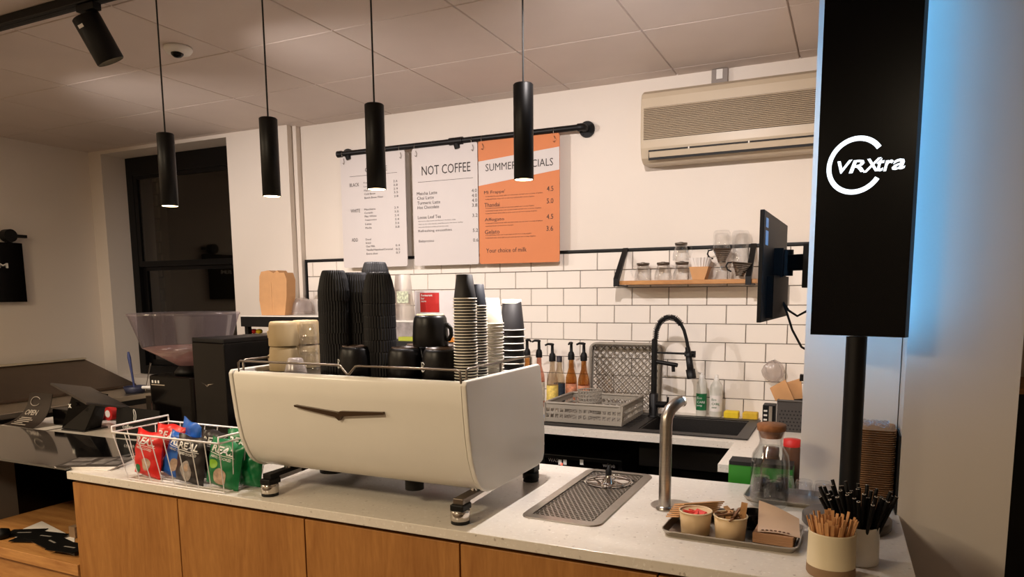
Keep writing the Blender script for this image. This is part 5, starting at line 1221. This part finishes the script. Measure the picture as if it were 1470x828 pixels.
# dark lids and a black pot behind
c_ = P(1036, 741, Z=zT); tag(MB().lathe([(.001, .008), (.036, .008), (.043, .012), (.045, .008), (.045, .002), (.001, .002)], (c_.x, c_.y, zT), 28).build('round_cover', M('dark_lid', (78, 66, 58), .4), None, origin=(c_.x, c_.y, zT)), 'dark round lid at the back of the tray', 'lid')
c_ = P(1078, 757, Z=zT); t = thing('black_pot', (c_.x, c_.y, zT), 'small black round pot at the back of the tray', 'pot'); MB().lathe([(.001, .001), (.032, .001), (.036, .006), (.040, .042), (.038, .044), (.034, .040), (.030, .006), (.001, .005)], (c_.x+.005, c_.y+.01, zT), 28).build('pot', m_gloss, t)
# napkins
NP = P(1109, 784, Z=zT)
for k in range(14):
    m = MB(); c_ = Vector((-.152, 1.955, zT+.0006+.0019*k)); m.xf = Matrix.Translation(c_) @ Matrix.Rotation(-.06+.02*math.sin(k*2), 4, 'Z'); m.box((-.050, -.042, 0), (.050, .042, .0016))
    tag(m.build('paper_napkin', M('brown_napkin', (176, 134, 100), .85, var=.08), None, origin=c_), 'brown paper napkin in the pile at the right of the tray', 'napkin', 'napkins on the steel tray')
c_ = Vector((-.140, 1.965, zT+.028)); t = thing('loose_napkin', c_, 'pale loose napkin with a printed edge, sprung open on the napkin pile', 'napkin')
def nap(u, v): return c_+Vector(((u-.5)*.105-.010*v, (v-.45)*.105, .002+.075*max(0, v-.40)**1.4*(1.5-u)+.003*math.sin(u*4)))
m = MB(); m.grid(nap, 10, 10); m.grid(lambda u, v: nap(1-u, v)-Vector((0, 0, .0012)), 10, 10); m.build('napkin', M('pale_napkin', (206, 176, 148), .85, var=.04), t)
m = MB()
for k in range(7): m.tube([nap(.12+.10*k, .10)+UZ*.001, nap(.12+.10*k, .10)+UZ*.002], .0038, 7)
m.build('print', M('brown_ink', (96, 60, 40), .7), t)

# glass tray and tumblers
T2 = tray(-.145, 2.375, .26, .16, -.05, 'steel tray of upturned glasses behind the carafe', hgt=.016)
for i, (x, y, lb) in enumerate([(-.235, 2.40, 'left'), (-.165, 2.425, 'centre, seen through the carafe'), (-.105, 2.39, 'right of centre'), (-.05, 2.39, 'right end'), (-.190, 2.345, 'front, just behind the carafe')]):
    tumbler(Vector((x, y, CZ+.0025)), 'clear tumbler upside down on the steel tray, '+lb, 'tumblers on the glass tray', .031, .026, .062)
# carafe
cb_ = P(1103, 726, Z=CZ); cc_ = Vector((cb_.x, cb_.y+.01, CZ+.0008)); H = P(1103, 617, Y=cc_.y).z-CZ
t = thing('water_carafe', cc_, 'clear glass water carafe with a round cork stopper', 'carafe')
MB().lathe([(.001, .0), (.050, .0), (.056, .006), (.0575, .02), (.0575, H*.55), (.053, H*.68), (.036, H*.80), (.0335, H*.86), (.039, H*.97), (.041, H), (.039, H), (.0315, H*.86), (.034, H*.80), (.051, H*.67), (.055, H*.55), (.055, .022), (.048, .012), (.001, .012)], cc_, 36).build('glass', m_glass, t)
MB().lathe([(.001, .0125), (.048, .0125), (.0545, .023), (.0545, H*.55), (.0505, H*.67), (.034, H*.785), (.001, H*.785)], cc_, 36).build('water', glass('water', (248, 252, 252), .12, .01, .01), t)
MB().lathe([(.030, H*.90), (.038, H*.995), (.042, H*.998), (.043, H+.016), (.041, H+.019), (.001, H+.020)], cc_, 32).build('cork', M('cork', (158, 104, 64), .8, var=.2, scale=70), t)

# screen totem
bx_, by_ = .018, 2.175
t = thing('screen_totem', (bx_, by_, CZ), 'tall black lit sign on a pole and round base, blue glow behind', 'sign')
MB().lathe([(.001, .001), (.112, .001), (.116, .005), (.116, .026), (.112, .030), (.001, .031)], (bx_, by_, CZ), 48).build('base_disc', M('grey_base', (92, 86, 82), .4, .4), t)
MB().cyl((bx_+.004, by_+.055, CZ+.03), (bx_+.004, by_+.055, 1.431), .0272, seg=24).build('pole', m_black, t)
A_ = Vector((-.1015, 2.285, 0)); B_ = Vector((.1385, 2.195, 0)); dS = (B_-A_).normalized(); nS = Vector((dS.y, -dS.x, 0)); zs0, zs1 = 1.432, 2.46
m = MB(); m.add([A_+UZ*zs0, B_+UZ*zs0, B_+UZ*zs1, A_+UZ*zs1]+[v-nS*.03 for v in (A_+UZ*zs0, B_+UZ*zs0, B_+UZ*zs1, A_+UZ*zs1)], [(0,1,2,3), (7,6,5,4), (0,4,5,1), (1,5,6,2), (2,6,7,3), (3,7,4,0)])
pn = m.build('screen_panel', m_screen, t)
bk_ = -nS*.0305; W_ = (B_-A_).length
m = MB(); ins = .012
for s0, s1, za, zb_ in ((ins+.02, W_-ins-.02, zs0+.012, zs0+.024), (ins+.02, W_-ins-.02, zs1-.024, zs1-.012), (ins, ins+.012, zs0+.02, zs1-.02), (W_-ins-.012, W_-ins, zs0+.02, zs1-.02)):
    q = [A_+dS*s0+UZ*za, A_+dS*s1+UZ*za, A_+dS*s1+UZ*zb_, A_+dS*s0+UZ*zb_]; m.add([v+bk_ for v in q]+[v+bk_*1.2 for v in q], [(4,7,6,5), (0,4,5,1), (1,5,6,2), (2,6,7,3), (3,7,4,0)])
m.build('led_strip', m_led, t)
lg = MB(); fo_ = nS*.0008; Cn = A_+dS*(W_*.43)
lc = P(1232, 237, Y=2.235)
def SPt(a, z): return Vector((A_.x+dS.x*a, A_.y+dS.y*a, z))+fo_
ca = W_*.455; zc = 1.902; R1, R2 = .0795, .0675
def px_on(x, y):   # point of the screen face seen at a photo pixel
    d = P(x, y, Y=1)-Vector((0, 0, CAM_Z)); k = (A_.dot(nS))/(Vector((d.x, d.y, 0)).dot(nS)); v = d*k; return ((Vector((v.x, v.y, 0))-A_).dot(dS), v.z+CAM_Z)
l0 = px_on(1187, 238); l1 = px_on(1231, 195); l2 = px_on(1231, 278.5); R1 = (l1[1]-l2[1])/2; zc = (l1[1]+l2[1])/2; ca = l0[0]+R1; R2 = R1*.83
a0, a1 = math.radians(33), math.radians(326)
vs = []; K = 48
for k in range(K+1): a = a0+(a1-a0)*k/K; vs += [SPt(ca+R1*math.cos(a), zc+R1*math.sin(a)), SPt(ca+R2*math.cos(a), zc+R2*math.sin(a))]
lg.add(vs, [(2*k, 2*k+2, 2*k+3, 2*k+1) for k in range(K)])
for ch, xa, xb, yt_, yb_ in (('V', 1201.5, 1224, 229, 250), ('R', 1218.5, 1243, 228, 249), ('X', 1239, 1266, 225.5, 248), ('t', 1258, 1270.5, 226, 246.5), ('r', 1268, 1283.5, 228.5, 246), ('a', 1280, 1300.5, 226.5, 244.5)):
    (ua, va), (ub, vb) = px_on(xa, yb_), px_on(xb, yt_)
    lg.text(ch, (0,0,0), RX, UZ, w=ub-ua, h=vb-va, shear=.22, bold=.022, fn=lambda a, b: SPt(ua+a, va+b))
lg.build('logo', m_logo, pn)
for f_ in (.25, .5, .75):
    pass

# monitor on its arm
n0, n1 = Vector((-.2555, 2.42, 0)), Vector((-.232, 3.02, 0)); dM = (n1-n0).normalized(); nM = Vector((dM.y, -dM.x, 0))
t = thing('monitor', (-.24, 2.72, 1.45), 'thin black monitor seen from the side, on a wall arm', 'monitor')
zb_, zt_ = P(1090, 463, Y=2.42).z, P(1101, 300, Y=2.42).z
q = [n0+UZ*zb_, n1+UZ*zb_, n1+UZ*(zt_-.004), n0+UZ*zt_]
MB().add(q+[v-nM*.014 for v in q], [(0,1,2,3), (7,6,5,4), (0,4,5,1), (1,5,6,2), (2,6,7,3), (3,7,4,0)]).build('casing', m_blackp, t, bevel=.002)
q = [n0-nM*.0145+UZ*(zb_+.012)+dM*.01, n1-nM*.0145+UZ*(zb_+.012)-dM*.01, n1-nM*.0145+UZ*(zt_-.012)-dM*.01, n0-nM*.0145+UZ*(zt_-.012)+dM*.01]
MB().add(q, [(3,2,1,0)]).build('display', m_gloss, t)
q = [n0+dM*.1+UZ*(zb_+.01)+nM*.0, n1-dM*.1+UZ*(zb_+.01), n1-dM*.1+UZ*(zb_+.15), n0+dM*.1+UZ*(zb_+.15)]
MB().add(q+[v+nM*.022 for v in q], [(4,5,6,7), (0,4,5,1), (1,5,6,2), (2,6,7,3), (3,7,4,0)]).build('port_housing', m_blackp, t, bevel=.003)
for z__, h__ in ((.070, .018), (.038, .030), ):
    q = [n0+dM*.02+UZ*(zt_-z__-h__), n0+dM*.085+UZ*(zt_-z__-h__), n0+dM*.085+UZ*(zt_-z__), n0+dM*.02+UZ*(zt_-z__)]; q = [v+nM*.001 for v in q]
for (za, zb2, s0, s1) in ((.022, .052, .03, .085), (.062, .108, .03, .09)):
    q = [n0+dM*s0+UZ*(zt_-zb2)+nM*.001, n0+dM*s1+UZ*(zt_-zb2)+nM*.001, n0+dM*s1+UZ*(zt_-za)+nM*.001, n0+dM*s0+UZ*(zt_-za)+nM*.001]
    MB().add(q, [(0,1,2,3)]).build('sticker', M('blue_lit_sticker', (120, 180, 220), .4), t)  # blue glow falling on the stickers is put into their colour
mid = (n0+n1)/2+UZ*((zb_+zt_)/2+.02)
MB().bar(mid+nM*.0, mid+nM*.03, .10, .10).build('mount_plate', m_blackp, t)
MB().cyl(mid+nM*.03-UZ*.045, mid+nM*.03+UZ*.045, .028, seg=20).build('pivot', m_blackp, t)
MB().bar(mid+nM*.03, Vector((-.14, 2.68, mid.z)), .035, .055).build('arm', m_blackp, t, bevel=.003)
za, zb3 = P(1152, 413, Y=2.66).z, P(1152, 350, Y=2.66).z
MB().box((-.150, 2.62, za), (-.1285, 2.72, zb3)).build('wall_plate', m_blackp, t, bevel=.002)
b0_ = n0.lerp(n1, .6)+UZ*(zb_+.06)+nM*.022
MB().tube([b0_, b0_+nM*.02-UZ*.03, b0_+nM*.05-UZ*.05, Vector((-.135, 2.75, zb_+.03))], .004, 8).build('cable', m_rubber, t)
MB().tube([b0_, b0_+nM*.015-UZ*.04, b0_+nM*.035-UZ*.10, Vector((-.150, 2.76, zb_-.10)), Vector((-.132, 2.76, zb_-.11))], .004, 8).build('cable', m_rubber, t)

# kraft trays stacked behind the pole
n_ = 34; z_b = CZ+.001; z_t = P(1250, 612, Y=2.42).z; pit = (z_t-z_b-.022)/(n_-1); cx__ = .085; c0_ = None
for k in range(n_):
    loc = Vector((cx__+random.uniform(-.001, .001), 2.435, z_b+pit*k)); lb = 'kraft takeaway tray nested in the tall pile behind the pole' if k < n_-1 else 'topmost kraft takeaway tray of the pile behind the pole'
    if c0_ is None:
        m = MB(); L0 = rrect(-.046, -.055, .046, .055, .015, 4); L1 = rrect(-.056, -.068, .056, .068, .02, 4); nn_ = len(L0)
        m.add([(loc.x+x, loc.y+y, loc.z) for x, y in L0]+[(loc.x+x, loc.y+y, loc.z+.022) for x, y in L1]+[(loc.x+x*1.06, loc.y+y*1.05, loc.z+.0215) for x, y in L1]+[(loc.x+x*1.06, loc.y+y*1.05, loc.z+.0195) for x, y in L1],
              [tuple(range(nn_))[::-1]]+[f for i in range(nn_) for j in [(i+1) % nn_] for f in ((i, j, nn_+j, nn_+i), (nn_+i, nn_+j, 2*nn_+j, 2*nn_+i), (2*nn_+i, 2*nn_+j, 3*nn_+j, 3*nn_+i))])
        c0_ = tag(m.build('kraft_tray', m_kraftd, None, origin=loc), lb, 'food tray', 'kraft trays behind the pole')
    else:
        o = c0_.copy(); COL.objects.link(o); o.location = loc; o['label'] = lb
t = thing('crumpled_film', (cx__, 2.435, z_t), 'crumpled clear film on top of the kraft trays', 'film')
MB().grid(lambda u, v: Vector((cx__-.04+.08*u, 2.40+.07*v, z_t+.001+.012*abs(math.sin(u*9+v*5))*math.sin(PI*v)+.008*abs(math.sin(v*13-u*4)))), 14, 12, False).build('film', m_plclear, t)
o = tag(MB().box((.1495, 2.345, CZ+.001), (.1535, 2.47, z_t-.01)).build('shade_strip', m_dark, None, origin=(.151, 2.4, CZ)), 'dark strip standing for the shade between the kraft trays and the wall', 'board')  # shadow in the wall corner built as a dark strip

# jars with straws and stirrers
def stirrer_jar(x, y, r_, h, lb, two):
    c_ = Vector((x, y, CZ+.0008)); t = thing('ceramic_jar', c_, lb, 'jar')
    MB().lathe([(.001, 0), (r_*.96, 0), (r_, .004), (r_*.985, h*.3), (r_*.96, h-.006), (r_*.98, h-.002), (r_*.97, h), (r_*.90, h-.001), (r_*.88, h-.02), (r_*.9, .008), (.001, .008)], c_, 40).build('body', m_cream if two else m_whitep, t)
    if two: MB().lathe([(r_*.962, .0002), (r_*1.004, .004), (r_*1.0, .024)], c_, 40).build('raw_base', m_raw, t)
    return c_
j1 = Vector((P(1193, 800, Y=1.76).x, 1.775, 0)); jh1 = P(1193, 764, Y=1.76).z-CZ; jr1 = .0535
j1c = stirrer_jar(j1.x, j1.y, jr1, jh1, 'cream ceramic jar with a bare clay base, full of wooden stirrers', True)
j2 = Vector((P(1232, 800, Y=1.875).x, 1.885, 0)); jh2 = P(1232, 752, Y=1.885).z-CZ; jr2 = .046
j2c = stirrer_jar(j2.x, j2.y, jr2, jh2, 'white ceramic jar full of black straws', False)
m_stir = M('birch_stirrer', (204, 150, 98), .7, var=.12, scale=20)
rg = random.Random(5)
st0 = None
for k in range(52):
    a = k*2.399963; r__ = jr1*.80*math.sqrt((k+.5)/52); c_ = Vector((j1c.x+r__*.5*math.cos(a), j1c.y+r__*.5*math.sin(a), CZ+.012))
    top = Vector((j1c.x+r__*1.35*math.cos(a), j1c.y+r__*1.35*math.sin(a), CZ+jh1+.030+rg.uniform(-.008, .010))); d = (top-c_); rot = d.to_track_quat('Z', 'Y').to_euler()
    if st0 is None:
        st0 = MB().box((-.0034, -.0009, 0), (.0034, .0009, .16)).build('wooden_stirrer', m_stir, None, origin=(0, 0, 0)); tag(st0, 'wooden stirrer standing in the cream jar', 'stirrer', 'wooden stirrers in the cream jar'); o = st0
    else: o = st0.copy(); COL.objects.link(o)
    o.location = c_; o.rotation_euler = rot; o.scale = (1, 1, d.length/.16)
sw0 = None
for k in range(46):
    a = k*2.399963+1; r__ = jr2*.80*math.sqrt((k+.5)/46); c_ = Vector((j2c.x+r__*.45*math.cos(a), j2c.y+r__*.45*math.sin(a), CZ+.012))
    top = Vector((j2c.x+r__*2.5*math.cos(a)-.014, j2c.y+r__*2.0*math.sin(a), CZ+jh2+.078+rg.uniform(-.014, .012))); d = (top-c_); rot = d.to_track_quat('Z', 'Y').to_euler(); L__ = .20
    if sw0 is None:
        sw0 = thing('straw', c_, 'black paper straw standing in the white jar', 'straw', 'black straws in the white jar')
        m = MB(); m.tube([(0, 0, 0), (0, 0, L__)], .0043, 10, cap=False); m.build('tube', m_blackp, sw0, origin=(0, 0, 0))
        m = MB(); m.tube([(0, 0, L__), (0, 0, L__+.0006)], [.0044, .0028], 10, cap=False); m.build('cut_end', M('straw_end', (200, 190, 178), .6), sw0, origin=(0, 0, 0)); swt = tree_of(sw0); o = sw0
    else: o = dup(sw0, c_, None, None, None, swt)
    o.location = c_; o.rotation_euler = rot; o.scale = (1, 1, d.length/L__)

# things on the low shelf below the return worktop
t = thing('low_shelf', (-.28, 2.64, .72), 'low dark shelf between the counter and the column', 'shelf')
MB().box((-.43, 2.525, .735), (-.129, 2.77, .75)).build('board', m_blackp, t)
for k, (x0_, x1_, zt_, mm, lb) in enumerate([(-.362, -.255, .955, M('lime_green_card', (50, 140, 36), .5, var=.1), 'bright green carton on the low shelf behind the carafe'), (-.250, -.150, .955, M('green_card_two', (38, 116, 40), .5, var=.1), 'green carton right of the other, behind the carafe')]):
    t = thing('green_carton', (x0_, 2.6, .75), lb, 'carton'); MB().box((x0_, 2.56, .751), (x1_, 2.64, zt_)).build('box', mm, t, bevel=.002)
    MB().box((x0_+.001, 2.559, zt_-.001), (x1_-.001, 2.641, zt_+.012)).build('lid', m_dark, t)
for x, zt_, mm, lb in [(-.165, 1.035, m_red, 'glass jar with a red lid behind the carafe, by the column'), (-.235, 1.00, M('brown_lid', (84, 50, 36), .4), 'glass jar with a brown lid behind the carafe')]:
    t = thing('storage_jar', (x, 2.70, .75), lb, 'jar')
    MB().lathe([(.001, .001), (.030, .001), (.032, .006), (.032, zt_-.79), (.027, zt_-.775)], (x, 2.70, .75), 24).build('glass', M('jar_contents', (90, 60, 44), .25, var=.3), t)
    MB().lathe([(.029, zt_-.777), (.029, zt_-.752), (.001, zt_-.75)], (x, 2.70, .75), 24).build('lid', mm, t)

# side room seen past the right wall edge
t = thing('dark_cabinet', (.9, 3.4, 0), 'dark cabinet in the side room at the far right edge', 'cabinet')
MB().box((.47, 3.25, 0), (1.4, 3.69, P(1462, 565, Y=3.25).z)).build('body', m_dark, t); MB().box((.46, 3.24, P(1462, 565, Y=3.25).z), (1.41, 3.69, P(1462, 565, Y=3.25).z+.02)).build('top', m_oakx, t)
